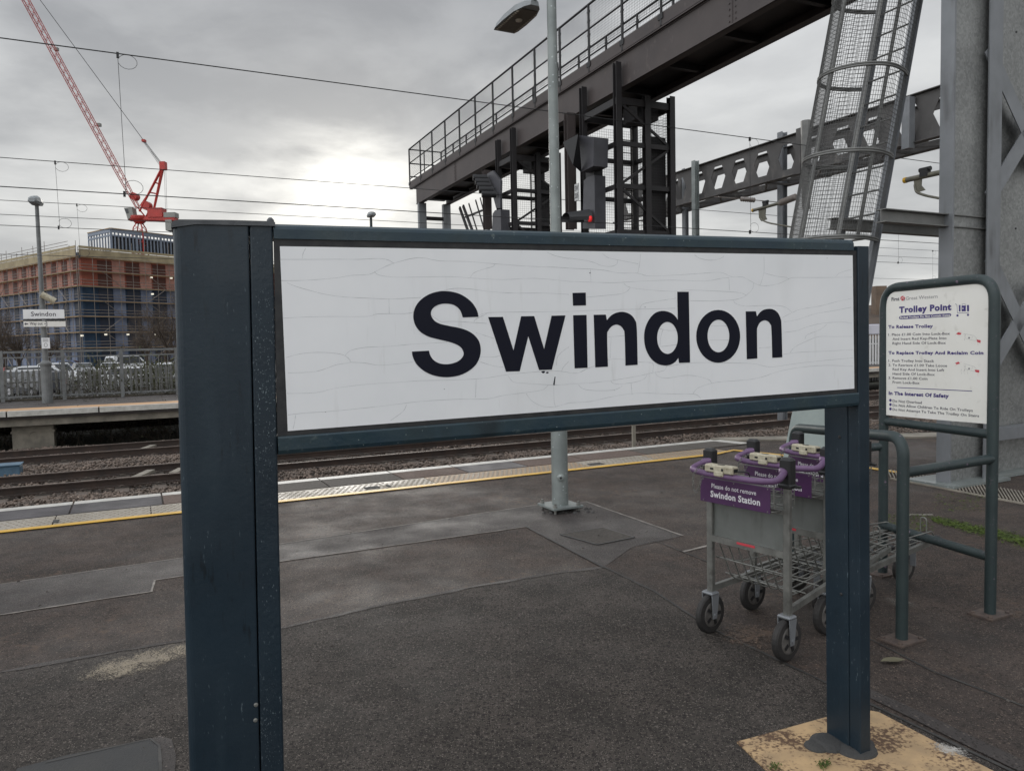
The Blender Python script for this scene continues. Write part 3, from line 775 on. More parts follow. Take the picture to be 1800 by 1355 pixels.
# ---- tracks
def make_track(qa, label):
    tr = thing('railway_track', label, 'railway track', TQ(0, qa, -1.1), 'railway tracks between the platforms')
    for q in (qa, qa + 1.5):
        p1, p2 = TQ(-60, q, -.85), TQ(170, q, -.85)
        mb = MB()
        for w, z, h in ((.07, -.863, .026), (.018, -.93, .11), (.14, -1.0, .02)):
            mb.bar(p1 + V(0, 0, z + .85), p2 + V(0, 0, z + .85), w, h)
        rl = mb.build('rail', 'rail', tr)
        mb = MB(); mb.bar(p1 + V(0, 0, .0015), p2 + V(0, 0, .0015), .052, .003); mb.build('rail_head', 'railtop', rl)
    proto = None
    for i in range(96):
        s_ = -14 + i * .65
        if proto is None:
            mb = MB(); mb.box(TQ(s_, qa + .75, -1.085), (.25, 2.6, .10), (T3, N3, Z3))
            for q in (qa, qa + 1.5):
                for dd in (-.1, .1): mb.tube([TQ(s_ - .05, q + dd, -1.0), TQ(s_, q + dd * 1.3, -.975), TQ(s_ + .05, q + dd, -1.0)], .008, 4)
            proto = mb.build('sleeper', 'sleeper', tr); s00 = s_
        else:
            c = proto.copy(); COL.objects.link(c); c.parent = tr
            c.location = tuple(T3 * (s_ - s00))
    return tr
make_track(16.35, 'nearer visible pair of rusty rails in brown ballast with the pale brackets between them')
make_track(20.95, 'farther pair of rusty rails running just in front of the far platform')
make_track(10.55, 'hidden pair of rails right under the near platform edge')

# ballast: loose stones, one mass
def ballast():
    n = 105000
    s_ = -13 + 55 * rng.beta(1.0, 1.9, n); q = rng.uniform(13.2, 24.3, n)
    keep = np.ones(n, bool)
    for qa in (16.35, 20.95):
        for qq in (qa, qa + 1.5): keep &= np.abs(q - qq) > .085
        inb = (q > qa + .1) & (q < qa + 1.4)
        keep &= ~(inb & (rng.random(n) < .25))
    s_, q = s_[keep], q[keep]; n = len(s_)
    heap = .035 * np.sin(s_ * 1.3 + q) + .03 * np.sin(q * 2.7 + s_ * .6)
    sh = np.where((q > 18.4) & (q < 20.4), .09, 0) + np.where(q < 15.8, .06, 0)
    z = -1.075 + np.maximum(heap, -.01) + sh * rng.uniform(.3, 1, n) + rng.uniform(-.01, .03, n)
    base = np.array([(1, 0, 0), (-1, 0, 0), (0, 1, 0), (0, -1, 0), (0, 0, 1), (0, 0, -1)], float)
    fc = np.array([(0, 2, 4), (2, 1, 4), (1, 3, 4), (3, 0, 4), (2, 0, 5), (1, 2, 5), (3, 1, 5), (0, 3, 5)])
    r = rng.uniform(.022, .046, n)[:, None, None] * rng.uniform(.55, 1.25, (n, 6, 1))
    b = base[None] * r + rng.normal(0, .007, (n, 6, 3))
    a = rng.uniform(0, 6.28, n); t = rng.uniform(-.9, .9, n)
    ca, sa_ = np.cos(a), np.sin(a); ct, st = np.cos(t), np.sin(t)
    y = b[..., 1] * ct[:, None] - b[..., 2] * st[:, None]; zz = b[..., 1] * st[:, None] + b[..., 2] * ct[:, None]
    x = b[..., 0] * ca[:, None] - y * sa_[:, None]; y = b[..., 0] * sa_[:, None] + y * ca[:, None]
    P = np.stack([x, y, zz * .8], -1) + (s_[:, None] * T3 + q[:, None] * N3)[:, None, :] + np.stack([z * 0, z * 0, z], -1)[:, None, :]
    me = bpy.data.meshes.new('ballast')
    me.vertices.add(n * 6); me.vertices.foreach_set('co', P.reshape(-1))
    F = (fc[None] + (np.arange(n) * 6)[:, None, None]).reshape(-1, 3)
    me.loops.add(len(F) * 3); me.loops.foreach_set('vertex_index', F.reshape(-1).astype(np.int32))
    me.polygons.add(len(F)); me.polygons.foreach_set('loop_start', np.arange(0, len(F) * 3, 3, dtype=np.int32))
    me.update(); me.validate()
    me.materials.append(MAT['ballast'])
    o = bpy.data.objects.new('ballast', me); COL.objects.link(o); tag(o, kind='stuff')
ballast()
# pale brackets (crossing bonds) between the rails
for (x, y, q) in ((232, 820, 17.1), (244, 786, 21.7)):
    c = aq(x, y, q); c[2] = -.93; mb = MB()
    mb.bar(c - N3 * .5, c + N3 * .45 + T3 * .35, .16, .05)
    if x == 232: mb.bar(c + T3 * .75 - N3 * .2, c + T3 * .95 + N3 * .35, .16, .05)
    mb.build('track_bracket', 'conc', loc=c, label='pale slab lying between the rails of the %s track' % ('nearer' if x == 232 else 'farther'), cat='slab')
c = aq(8, 824, 19.4); c[2] = -.93; mb = MB(); mb.rbox(c, (.62, .45, .24), (T3, N3, Z3), .03); mb.box(c + V(0, 0, .13), (.66, .49, .02), (T3, N3, Z3))
mb.build('trackside_box', 'blue_box', loc=c, label='small blue metal box sitting in the ballast at the left edge of the photo', cat='box')
mb = MB(); c = TQ(float(aq(1114, 760, 9.75) @ T3), 9.75, 0); mb.box(c + V(0, 0, -.40), (.055, .035, 1.38), (T3, N3, Z3)); mb.box(c + V(0, 0, .295), (.06, .04, .012), (T3, N3, Z3))
mb.build('marker_post', 'conc', loc=c - V(0, 0, 1.1), label='short pale post standing just beyond the near platform edge under the big sign', cat='post')

# manhole grating
g = thing('manhole_cover', 'square iron grating set in the asphalt to the right of the lamp post base', 'manhole cover', gp(1050, 943))
cr = [gp(985, 940), gp(1060, 928), gp(1115, 945), gp(1050, 958)]
mb = MB(); mb.prism([p + V(0, 0, .0035) for p in cr], V(0, 0, .002)); mb.build('cover_plate', 'asph_dark', g)
mb = MB()
for i in range(24):
    t = (i + .5) / 24
    mb.bar(cr[0] + (cr[1] - cr[0]) * t + V(0, 0, .0065), cr[3] + (cr[2] - cr[3]) * t + V(0, 0, .0065), .009, .002)
mb.build('bars', 'coping_stone', g)
mb = MB()
for a, b in zip(cr, cr[1:] + cr[:1]): mb.bar(a + V(0, 0, .006), b + V(0, 0, .006), .014, .004)
mb.build('frame', 'grate', g)

# ================================================================== THE STATION SIGN
def rotf(yaw, tilt, rl):
    u = V(math.cos(yaw), math.sin(yaw), 0); nn = V(math.sin(yaw), -math.cos(yaw), 0); w = V(0, 0, 1.)
    u2 = u * math.cos(rl) + w * math.sin(rl); w2 = -u * math.sin(rl) + w * math.cos(rl)
    return u2, w2 * math.cos(tilt) + nn * math.sin(tilt)
class Plane:
    def __init__(s, o, yaw, tilt, rl):
        s.o = V(*o); s.u, s.w = rotf(yaw, tilt, rl); s.n = np.cross(s.u, s.w)
    def P(s, a, b, c=0.0): return s.o + s.u * a + s.w * b + s.n * c
    def S(s, x, y):
        d = ray(x, y); t = ((s.o - CAM) @ s.n) / (d @ s.n); p = CAM + d * t
        return ((p - s.o) @ s.u, (p - s.o) @ s.w)
SG = Plane((-.6, 1.994, 1.864), .394, -.001, .012)
B = SG.P
sign = thing('station_sign', 'big foreground station name board reading Swindon, cracked white panel in a dark blue frame', 'station sign', B(1.0, -1.88))
def sweep(mb, prof_bot, prof_top, wb, wt, mi=0):
    n = len(prof_bot)
    vs = [B(a, wb, c) for a, c in prof_bot] + [B(a, wt, c) for a, c in prof_top]
    tri = tessellate_polygon([[Vector((a, c, 0)) for a, c in prof_bot]])
    fs = [tuple(t) for t in tri] + [tuple(i + n for i in t) for t in tri] + [(i, (i + 1) % n, n + (i + 1) % n, n + i) for i in range(n)]
    mb.add(vs, fs, mi)
def rprof(a0, a1, c0, c1, rl=.012, rr=.003):
    out = []
    for k in range(5):
        t = math.pi / 2 * k / 4; out.append((a0 + rl - rl * math.cos(t), c1 - rl + rl * math.sin(t)))
    for k in range(3):
        t = math.pi / 2 * k / 2; out.append((a1 - rr + rr * math.sin(t), c1 - rr + rr * math.cos(t)))
    out += [(a1, c0), (a0, c0)]
    return out
mb = MB()
sweep(mb, rprof(-.302, -.1325, -.154, 0, .016, .004), rprof(-.252, -.0735, -.154, 0, .016, .004), -1.89, .049)
lp = mb.build('post', 'paint', sign, label='wide left post')
mb = MB(); sweep(mb, rprof(-.1295, -.070, -.152, -.0015, .004, .005), rprof(-.0705, -.0135, -.152, -.0015, .004, .005), -1.89, .050)
mb.build('post_flange', 'paint_flange', lp)
mb = MB()
for k, (x, y) in enumerate(((450, 1238), (449, 1265))):
    a, b = SG.S(x, y); mb.lathe(B(a, b, -.001), SG.n, [(0, .006), (.003, .0055), (.004, .003)], 10)
mb.build('screw', 'tsteel', lp)
mb = MB()
pr = [(-.2555, .040), (-.2555, .049), (-.250, .056), (-.238, .0605), (-.13, .0625), (-.02, .0625), (-.008, .0605), (-.008, .0505), (-.10, .0500), (-.2, .0495)]
mb.prism([B(a, b, .006) for a, b in pr], -SG.n * .17)
mb.lathe(B(-.018, .058, -.01), SG.w, [(0, .010), (.010, .009), (.016, .004)], 10)
mb.build('cap', 'lead', lp)
# right post : front flange + box behind
mb = MB(); sweep(mb, rprof(2.0185, 2.072, -.045, .004, .004, .006), rprof(2.0185, 2.074, -.045, .004, .004, .006), -1.89, .034)
rp = mb.build('post', 'paint', sign, label='narrow right post')
mb = MB(); sweep(mb, rprof(2.0145, 2.068, -.157, -.048, .004, .003), rprof(2.0145, 2.07, -.157, -.048, .004, .003), -1.89, .030)
mb.build('post_flange', 'paint', rp)
for (x, y) in ((1476, 768), (1479, 1044), (1480, 1315)):
    d = ray(x, y); t = ((B(2.0145, 0) - CAM) @ SG.u) / (d @ SG.u); p = CAM + d * t
    mb = MB(); mb.lathe(p, -SG.u, [(0, .0065), (.002, .0065), (.004, .003)], 10); mb.build('screw', 'gasket', rp)
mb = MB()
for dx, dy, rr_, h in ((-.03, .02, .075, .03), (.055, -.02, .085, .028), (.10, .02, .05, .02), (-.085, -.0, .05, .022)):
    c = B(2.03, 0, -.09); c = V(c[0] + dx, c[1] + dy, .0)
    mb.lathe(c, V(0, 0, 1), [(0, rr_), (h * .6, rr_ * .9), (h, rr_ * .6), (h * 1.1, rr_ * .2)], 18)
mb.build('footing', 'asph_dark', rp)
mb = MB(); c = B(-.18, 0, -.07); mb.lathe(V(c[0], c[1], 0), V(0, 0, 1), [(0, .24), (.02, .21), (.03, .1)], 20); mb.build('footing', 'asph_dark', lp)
# rails
def railprof(mb, prof, a0, a1, mi=0):
    n = len(prof); vs = [B(a, b, c) for a in (a0, a1) for b, c in prof]
    tri = tessellate_polygon([[Vector((b, c, 0)) for b, c in prof]])
    mb.add(vs, [tuple(t) for t in tri] + [tuple(i + n for i in t) for t in tri] + [(i, (i + 1) % n, n + (i + 1) % n, n + i) for i in range(n)], mi)
mb = MB(); railprof(mb, [(.0185, .002), (.043, .002), (.051, -.002), (.058, -.012), (.060, -.055), (.0185, -.055)], -.0125, 2.0)
mb.build('top_rail', 'paint_worn', sign)
mb = MB(); railprof(mb, [(-.4985, .004), (-.503, .0075), (-.535, .0075), (-.545, .003), (-.549, -.012), (-.550, -.055), (-.4985, -.055)], -.0285, 2.017)
mb.build('bottom_rail', 'paint_worn', sign)
mb = MB(); mb.plate([(-.0285, -.4980), (2.0175, -.4980), (2.0175, .018), (-.0125, .018)], [[(.003, -.481), (.003, -.003), (1.997, -.003), (1.997, -.481)]], lambda a, b: B(a, b, -.014), SG.n * .012)
mb.build('gasket', 'gasket', sign)
mb = MB(); mb.prism([B(.001, -.4975, -.0155), B(2.017, -.4975, -.0155), B(2.017, .0, -.0155), B(.001, 0, -.0155)], -SG.n * .03)
mb.build('backing_board', 'gasket', sign)
# white panel with its cracks
tl, tr_, br, bl = SG.S(492, 433), SG.S(1499, 449), SG.S(1502, 683), SG.S(506, 757.5)
mb = MB(); mb.prism([B(a, b, -.012) for a, b in (tl, tr_, br, bl)], SG.n * .0115)
cr3 = [[(40, 125), (200, 125), (400, 124), (520, 125), (640, 120), (700, 128), (735, 150)], [(200, 55), (182, 90), (180, 118)],
 [(50, 254), (200, 252), (380, 238), (480, 222), (585, 216), (640, 190), (730, 150), (885, 114), (1010, 134), (1180, 138), (1350, 152), (1540, 166), (1700, 172), (1800, 178)],
 [(615, 200), (650, 222), (760, 234), (900, 232), (1080, 230), (1200, 238), (1400, 248), (1590, 240), (1800, 258)],
 [(1200, 236), (1225, 205), (1290, 182), (1340, 168), (1350, 152)],
 [(85, 268), (150, 293), (240, 318), (320, 338), (430, 353), (560, 360), (720, 366), (900, 356)], [(705, 366), (707, 455)],
 [(62, 483), (200, 475), (350, 472), (570, 472), (640, 456), (800, 455), (860, 445)],
 [(1010, 320), (1100, 302), (1200, 305), (1330, 322), (1480, 330), (1650, 330), (1800, 338)],
 [(80, 722), (160, 700), (270, 690), (380, 696), (440, 712), (470, 750), (390, 764), (300, 796), (230, 810), (90, 815)],
 [(440, 710), (470, 680), (560, 660), (700, 654), (850, 640), (1000, 632), (1060, 628)], [(470, 750), (560, 755), (640, 768), (740, 762), (850, 748)],
 [(85, 940), (260, 935), (380, 908), (560, 885), (760, 872), (900, 862), (1100, 858), (1280, 848), (1420, 826), (1560, 812), (1700, 802), (1800, 812)],
 [(90, 1070), (200, 1058), (330, 1050), (520, 1032), (700, 1012), (900, 988), (1140, 974), (1300, 973), (1400, 952), (1540, 934), (1640, 918), (1672, 890)],
 [(138, 1068), (130, 1120), (122, 1155)], [(812, 1008), (790, 1050), (715, 1104)], [(1236, 852), (1232, 965)],
 [(1250, 470), (1290, 452), (1400, 446), (1800, 442)], [(1025, 505), (1100, 502), (1200, 508), (1300, 514)], [(1222, 505), (1235, 488), (1300, 455)], [(1430, 832), (1450, 860), (1480, 874), (1620, 884), (1720, 888), (1800, 884)],
 [(1540, 940), (1575, 985), (1640, 1018), (1710, 1022), (1760, 1008), (1800, 998)], [(1708, 890), (1710, 980), (1718, 1020)], [(1255, 716), (1340, 718), (1380, 710)], [(1262, 748), (1340, 772), (1400, 780)], [(1725, 770), (1730, 720), (1760, 685), (1800, 658)], [(1755, 806), (1770, 775), (1800, 745)], [(960, 465), (1000, 490), (1025, 508)], [(1235, 570), (1290, 588), (1345, 606)], [(1668, 82), (1720, 104), (1800, 120)]]
cr4 = [[(0, 120), (80, 130), (150, 145), (200, 165), (250, 172), (295, 160), (302, 132)], [(210, 92), (240, 115), (300, 130), (430, 155)], [(445, 95), (440, 150), (428, 210)],
 [(0, 182), (200, 192), (310, 212), (425, 213), (490, 230), (640, 226), (800, 216), (940, 208), (1010, 236), (1080, 238), (1145, 272), (1185, 288), (1240, 290), (1310, 275), (1360, 250), (1400, 240), (1560, 240), (1756, 238)],
 [(780, 98), (810, 120), (880, 133), (940, 122), (962, 106)], [(1210, 110), (1210, 210), (1186, 288)], [(1210, 212), (1290, 232), (1350, 240), (1362, 252)], [(1656, 236), (1675, 214), (1720, 198), (1756, 188)],
 [(0, 264), (120, 268), (280, 272), (420, 264), (640, 256), (840, 262), (940, 246), (992, 240)], [(992, 240), (997, 320)], [(340, 275), (370, 298), (450, 312), (640, 326), (760, 318), (960, 326), (1060, 334), (1100, 350)],
 [(110, 362), (240, 350), (330, 340), (365, 322), (378, 304)], [(1145, 275), (1140, 310), (1100, 350), (1060, 370), (1000, 380), (880, 385), (750, 383)], [(665, 368), (600, 378), (480, 398), (450, 412), (440, 436)], [(0, 450), (250, 440), (440, 436), (660, 430)],
 [(1020, 382), (1040, 404), (1100, 418), (1180, 414), (1300, 414), (1350, 428), (1385, 455)], [(1325, 488), (1380, 460), (1440, 436), (1560, 416), (1660, 390), (1752, 370)], [(1335, 514), (1420, 500), (1530, 464), (1640, 446), (1752, 424)],
 [(1335, 580), (1420, 568), (1480, 545), (1580, 522), (1700, 516), (1756, 524)], [(1465, 620), (1480, 594), (1560, 562), (1600, 530)], [(1372, 706), (1400, 672), (1470, 636), (1550, 606), (1640, 606), (1760, 604)], [(1328, 716), (1440, 702), (1600, 696), (1760, 686)],
 [(600, 790), (640, 786), (760, 768), (920, 768), (1130, 772), (1200, 786), (1265, 794), (1400, 774), (1600, 752), (1762, 738)], [(430, 764), (500, 766), (524, 778), (520, 826)], [(605, 792), (590, 816), (520, 830), (440, 848), (340, 866), (260, 878), (120, 894), (0, 898)],
 [(535, 830), (560, 856), (620, 862), (720, 846), (800, 852), (870, 874), (886, 894)], [(770, 960), (800, 925), (880, 896), (960, 884), (1100, 874), (1200, 856), (1300, 822), (1440, 796), (1600, 784), (1762, 790)],
 [(0, 1016), (130, 1008), (240, 984), (340, 966), (450, 956), (600, 960), (770, 962), (805, 975), (818, 990)], [(386, 894), (392, 966)], [(60, 905), (90, 930), (160, 940), (270, 938), (320, 920), (330, 908)], [(260, 880), (280, 898), (340, 898), (420, 886), (470, 866), (484, 842)],
 [(0, 832), (60, 830), (110, 806), (165, 786)], [(245, 608), (345, 600)], [(262, 612), (256, 740)], [(240, 750), (290, 744), (348, 748)], [(880, 540), (990, 540)], [(875, 627), (990, 627)], [(560, 556), (620, 568), (672, 566)], [(568, 668), (672, 656)], [(585, 560), (570, 610), (565, 665)], [(1180, 676), (1256, 672)], [(134, 192), (137, 268)]]
def cracks(lst, ox, oy, k, mi):
    for ln in lst:
        pts = [V(*SG.S(ox + x / k, oy + y / k), 0) for x, y in ln]
        Q = []
        for i in range(len(pts) - 1):
            p0, p1, p2, p3 = pts[max(i - 1, 0)], pts[i], pts[i + 1], pts[min(i + 2, len(pts) - 1)]
            for t in (0, .34, .67): Q.append(.5 * (2 * p1 + (p2 - p0) * t + (2 * p0 - 5 * p1 + 4 * p2 - p3) * t * t + (3 * p1 - p0 - 3 * p2 + p3) * t**3))
        Q.append(pts[-1]); vs = []
        for i, p in enumerate(Q):
            d = nrm(Q[min(i + 1, len(Q) - 1)] - Q[max(i - 1, 0)]); hw = .00030 * (1 + rng.uniform(-.5, .5)); s_ = V(-d[1], d[0], 0) * hw
            vs += [B(*(p + s_)[:2], -.0002), B(*(p - s_)[:2], -.0002)]
        mb.add(vs, [(2 * i, 2 * i + 1, 2 * i + 3, 2 * i + 2) for i in range(len(Q) - 1)], mi)
cracks(cr3, 480, 420, 3.4615, 1); cracks(cr4, 1000, 420, 3.529, 1)
for x, y, r_ in ((1037, 480, .0025), (1134, 540, .0018), (1454, 454, .0014), (781, 684, .0015), (572, 724, .0012), (955, 654, .006), (1080, 686, .001), (962, 655, .0045)):
    a, b = SG.S(x, y); mb.add([B(a + math.cos(t) * r_ * (1 + .3 * math.sin(3 * t + x)), b + math.sin(t) * r_ * .6, -.0001) for t in np.linspace(0, 6.28, 10)[:-1]], [tuple(range(9))], 2)
a, b = SG.S(975.5, 662); a2, b2 = SG.S(974, 677)
mb.add([B(a - .001, b, -.0001), B(a + .002, b, -.0001), B(a2 + .003, b2 + .008, -.0001), B(a2 + .002, b2, -.0001), B(a2 - .003, b2 + .001, -.0001), B(a2 - .001, b2 + .011, -.0001)], [(0, 1, 2, 3, 4, 5)], 2)
mb.build('sign_panel', ['panel', 'crack', 'letter'], sign)
# lettering traced as solid vinyl letters
C_ = 1
def ell(cx, cy, rx, ry, n=40): return [(cx + rx * math.cos(2 * math.pi * i / n), cy + ry * math.sin(2 * math.pi * i / n)) for i in range(n)]
LS = [(705, 385, 1), (692, 330), (655, 268), (600, 218), (530, 180), (440, 160), (350, 163), (265, 190), (195, 238), (150, 300), (132, 375), (147, 450), (190, 512), (260, 556), (340, 579), (430, 600), (500, 622), (552, 655), (575, 703), (560, 745), (515, 780), (440, 800), (370, 795), (318, 770), (285, 730), (270, 682, 1), (120, 690, 1), (131, 745), (165, 805), (220, 855), (290, 892), (370, 911), (450, 914), (540, 898), (620, 860), (682, 805), (715, 740), (725, 672), (710, 600), (668, 545), (610, 507), (540, 483), (450, 465), (370, 447), (318, 418), (290, 375), (290, 335), (315, 300), (360, 277), (420, 269), (490, 282), (540, 322), (567, 390, 1)]
LW = [(790, 387), (920, 385), (1013, 680), (1080, 380), (1195, 378), (1282, 668), (1348, 375), (1470, 372), (1350, 848), (1238, 852), (1143, 555), (1068, 862), (948, 866)]
LI1 = [(1532, 175), (1648, 172), (1650, 284), (1536, 287)]; LI2 = [(1537, 371), (1655, 368), (1664, 832), (1550, 837)]
LN1 = [(18, 367, 1), (124, 365, 1), (134, 415, 1), (175, 370), (228, 346), (282, 342), (340, 364), (380, 412), (396, 485), (404, 806, 1), (297, 813, 1), (290, 545), (278, 495), (252, 464), (215, 453), (175, 470), (145, 508), (136, 555), (143, 822, 1), (32, 828, 1)]
LD = [(752, 165, 1), (853, 165, 1), (865, 785, 1), (768, 790, 1), (762, 745, 1), (728, 786), (682, 808), (630, 811), (570, 792), (515, 742), (475, 662), (461, 570), (472, 480), (510, 400), (560, 350), (620, 333), (680, 343), (725, 370), (757, 412, 1)]
LN2 = [(1354, 337, 1), (1443, 336, 1), (1453, 382, 1), (1488, 338), (1530, 318), (1585, 317), (1632, 345), (1660, 400), (1668, 465), (1675, 740, 1), (1587, 745, 1), (1580, 492), (1568, 446), (1545, 422), (1515, 416), (1480, 435), (1458, 475), (1453, 522), (1456, 750, 1), (1364, 757, 1)]
def pxl(l, ox, oy, k=5.0): return [SG.S(ox + p[0] / k, oy + p[1] / k) for p in l]
fnl = lambda a, b: B(a, b, .0000)
lt = []
for nm, outer, holes in (('S', pxl(smooth_loop(LS), 700, 480), []), ('w', pxl(LW, 700, 480), []), ('i', pxl(LI2, 700, 480), []), ('i', pxl(LI1, 700, 480), []),
                         ('n', pxl(smooth_loop(LN1), 1040, 480), []), ('d', pxl(smooth_loop(LD), 1040, 480), [pxl(ell(666, 570, 91, 140), 1040, 480)]),
                         ('o', pxl(ell(1112, 556, 193, 232), 1040, 480), [pxl(ell(1114, 553, 96, 143), 1040, 480)]), ('n', pxl(smooth_loop(LN2), 1040, 480), [])):
    lt.append((outer, holes))
mb = MB()
for outer, holes in lt: mb.plate(outer, holes, fnl, SG.n * .0004)
mb.build('lettering', 'letter', sign)

# ================================================================== NEAR LAMP POST
LPB = gp(985, 897)
lamp = thing('lamp_post', 'tall galvanised lamp post on a bolted base plate in the middle of the near platform', 'lamp post', LPB)
mb = MB(); mb.lathe(LPB + V(0, 0, .06), Z3, [(0, .078), (1.75, .078), (1.9, .050), (3.2, .047), (5.2, .042)], 24)
pole = mb.build('pole', 'galv_pole', lamp)
for p in pole.data.polygons: p.use_smooth = len(p.vertices) == 4
mb = MB(); dd = nrm(ray(985, 850)); dd[2] = 0; dd = nrm(dd); side = V(dd[1], -dd[0], 0)
c = LPB + V(0, 0, .33) - dd * .075 + side * .01; mb.lathe(c, -dd, [(0, .036), (.02, .033), (.03, .022), (.031, .011)], 16); mb.build('access_boss', 'galv_pole', lamp)
c = LPB + V(0, 0, .33) - dd * .107 + side * .01; mb = MB(); mb.lathe(c, -dd, [(0, .012), (.002, .012)], 12); mb.build('boss_hole', 'gasket', lamp)
mb = MB(); mb.box(LPB + V(0, 0, .052), (.32, .32, .018), (T3, N3, Z3)); mb.build('base_plate', 'galv_pole', lamp)
mb = MB()
for i in (-1, 1):
    for j in (-1, 1):
        mb.tube([LPB + T3 * .125 * i + N3 * .125 * j, LPB + T3 * .125 * i + N3 * .125 * j + V(0, 0, .1)], .012, 6)
        mb.lathe(LPB + T3 * .125 * i + N3 * .125 * j + V(0, 0, .061), Z3, [(0, .022), (.018, .022)], 6)
mb.build('bolts', 'tsteel', lamp)
mb = MB(); r = np.random.default_rng(8)
for k in range(40):
    c = LPB + V(r.uniform(-.17, .3), r.uniform(-.16, .16), .012); s = r.uniform(.01, .04); mb.lathe(c - V(0, 0, .01), Z3, [(0, s), (s * .4, s * .7), (s * .6, s * .2)], 6)
mb.build('grout', 'crackline', lamp)
j0 = ay(940, 6, 7.25); hz = j0[2]
hd = N3 * 1.0
mb = MB(); prof = [(0, .045, .03), (.06, .085, .055), (.2, .125, .075), (.42, .135, .07), (.60, .13, .045), (.66, .115, .02)]
vs = []; fs = []
for t, w, h in prof:
    c = j0 + hd * t
    vs += [c - T3 * w + V(0, 0, -.02), c - T3 * w * .85 + V(0, 0, h * .6), c - T3 * w * .45 + V(0, 0, h), c + T3 * w * .45 + V(0, 0, h), c + T3 * w * .85 + V(0, 0, h * .6), c + T3 * w + V(0, 0, -.02)]
for i in range(len(prof) - 1):
    for k in range(6): fs.append((i * 6 + k, i * 6 + (k + 1) % 6, (i + 1) * 6 + (k + 1) % 6, (i + 1) * 6 + k))
fs += [tuple(range(6)), tuple(range(30, 36))]
mb.add(vs, fs); hdm = mb.build('lamp_head', 'lamp_head', lamp)
mb = MB(); mb.prism([j0 + hd * t + T3 * w + V(0, 0, -.0215) for t, w in ((.10, -.08), (.2, -.108), (.62, -.112), (.62, .112), (.2, .108), (.10, .08))], V(0, 0, -.006)); mb.build('lens', 'lamp_under', hdm)
mb = MB(); mb.lathe(j0 + hd * .33 + V(0, 0, -.0275), V(0, 0, -1), [(0, .035), (.012, .03), (.018, .01)], 14)
mb.build('sensor', 'lens', hdm)
for w in (-.098, .098):
    mb = MB()
    for t in np.linspace(.16, .6, 12): mb.box(j0 + hd * t + T3 * w + V(0, 0, -.030), (.018, .018, .004), (T3, N3, Z3))
    mb.build('led_strip', 'lens', hdm)

mb = MB(); mb.tube(arc_path([LPB + V(0, 0, 5.15), LPB + V(0, 0, 5.3), j0 + V(0, 0, .14) - hd * .1, j0 + V(0, 0, .02) + hd * .04], .1), .028, 10); mb.build('arm', 'galv_pole', lamp)
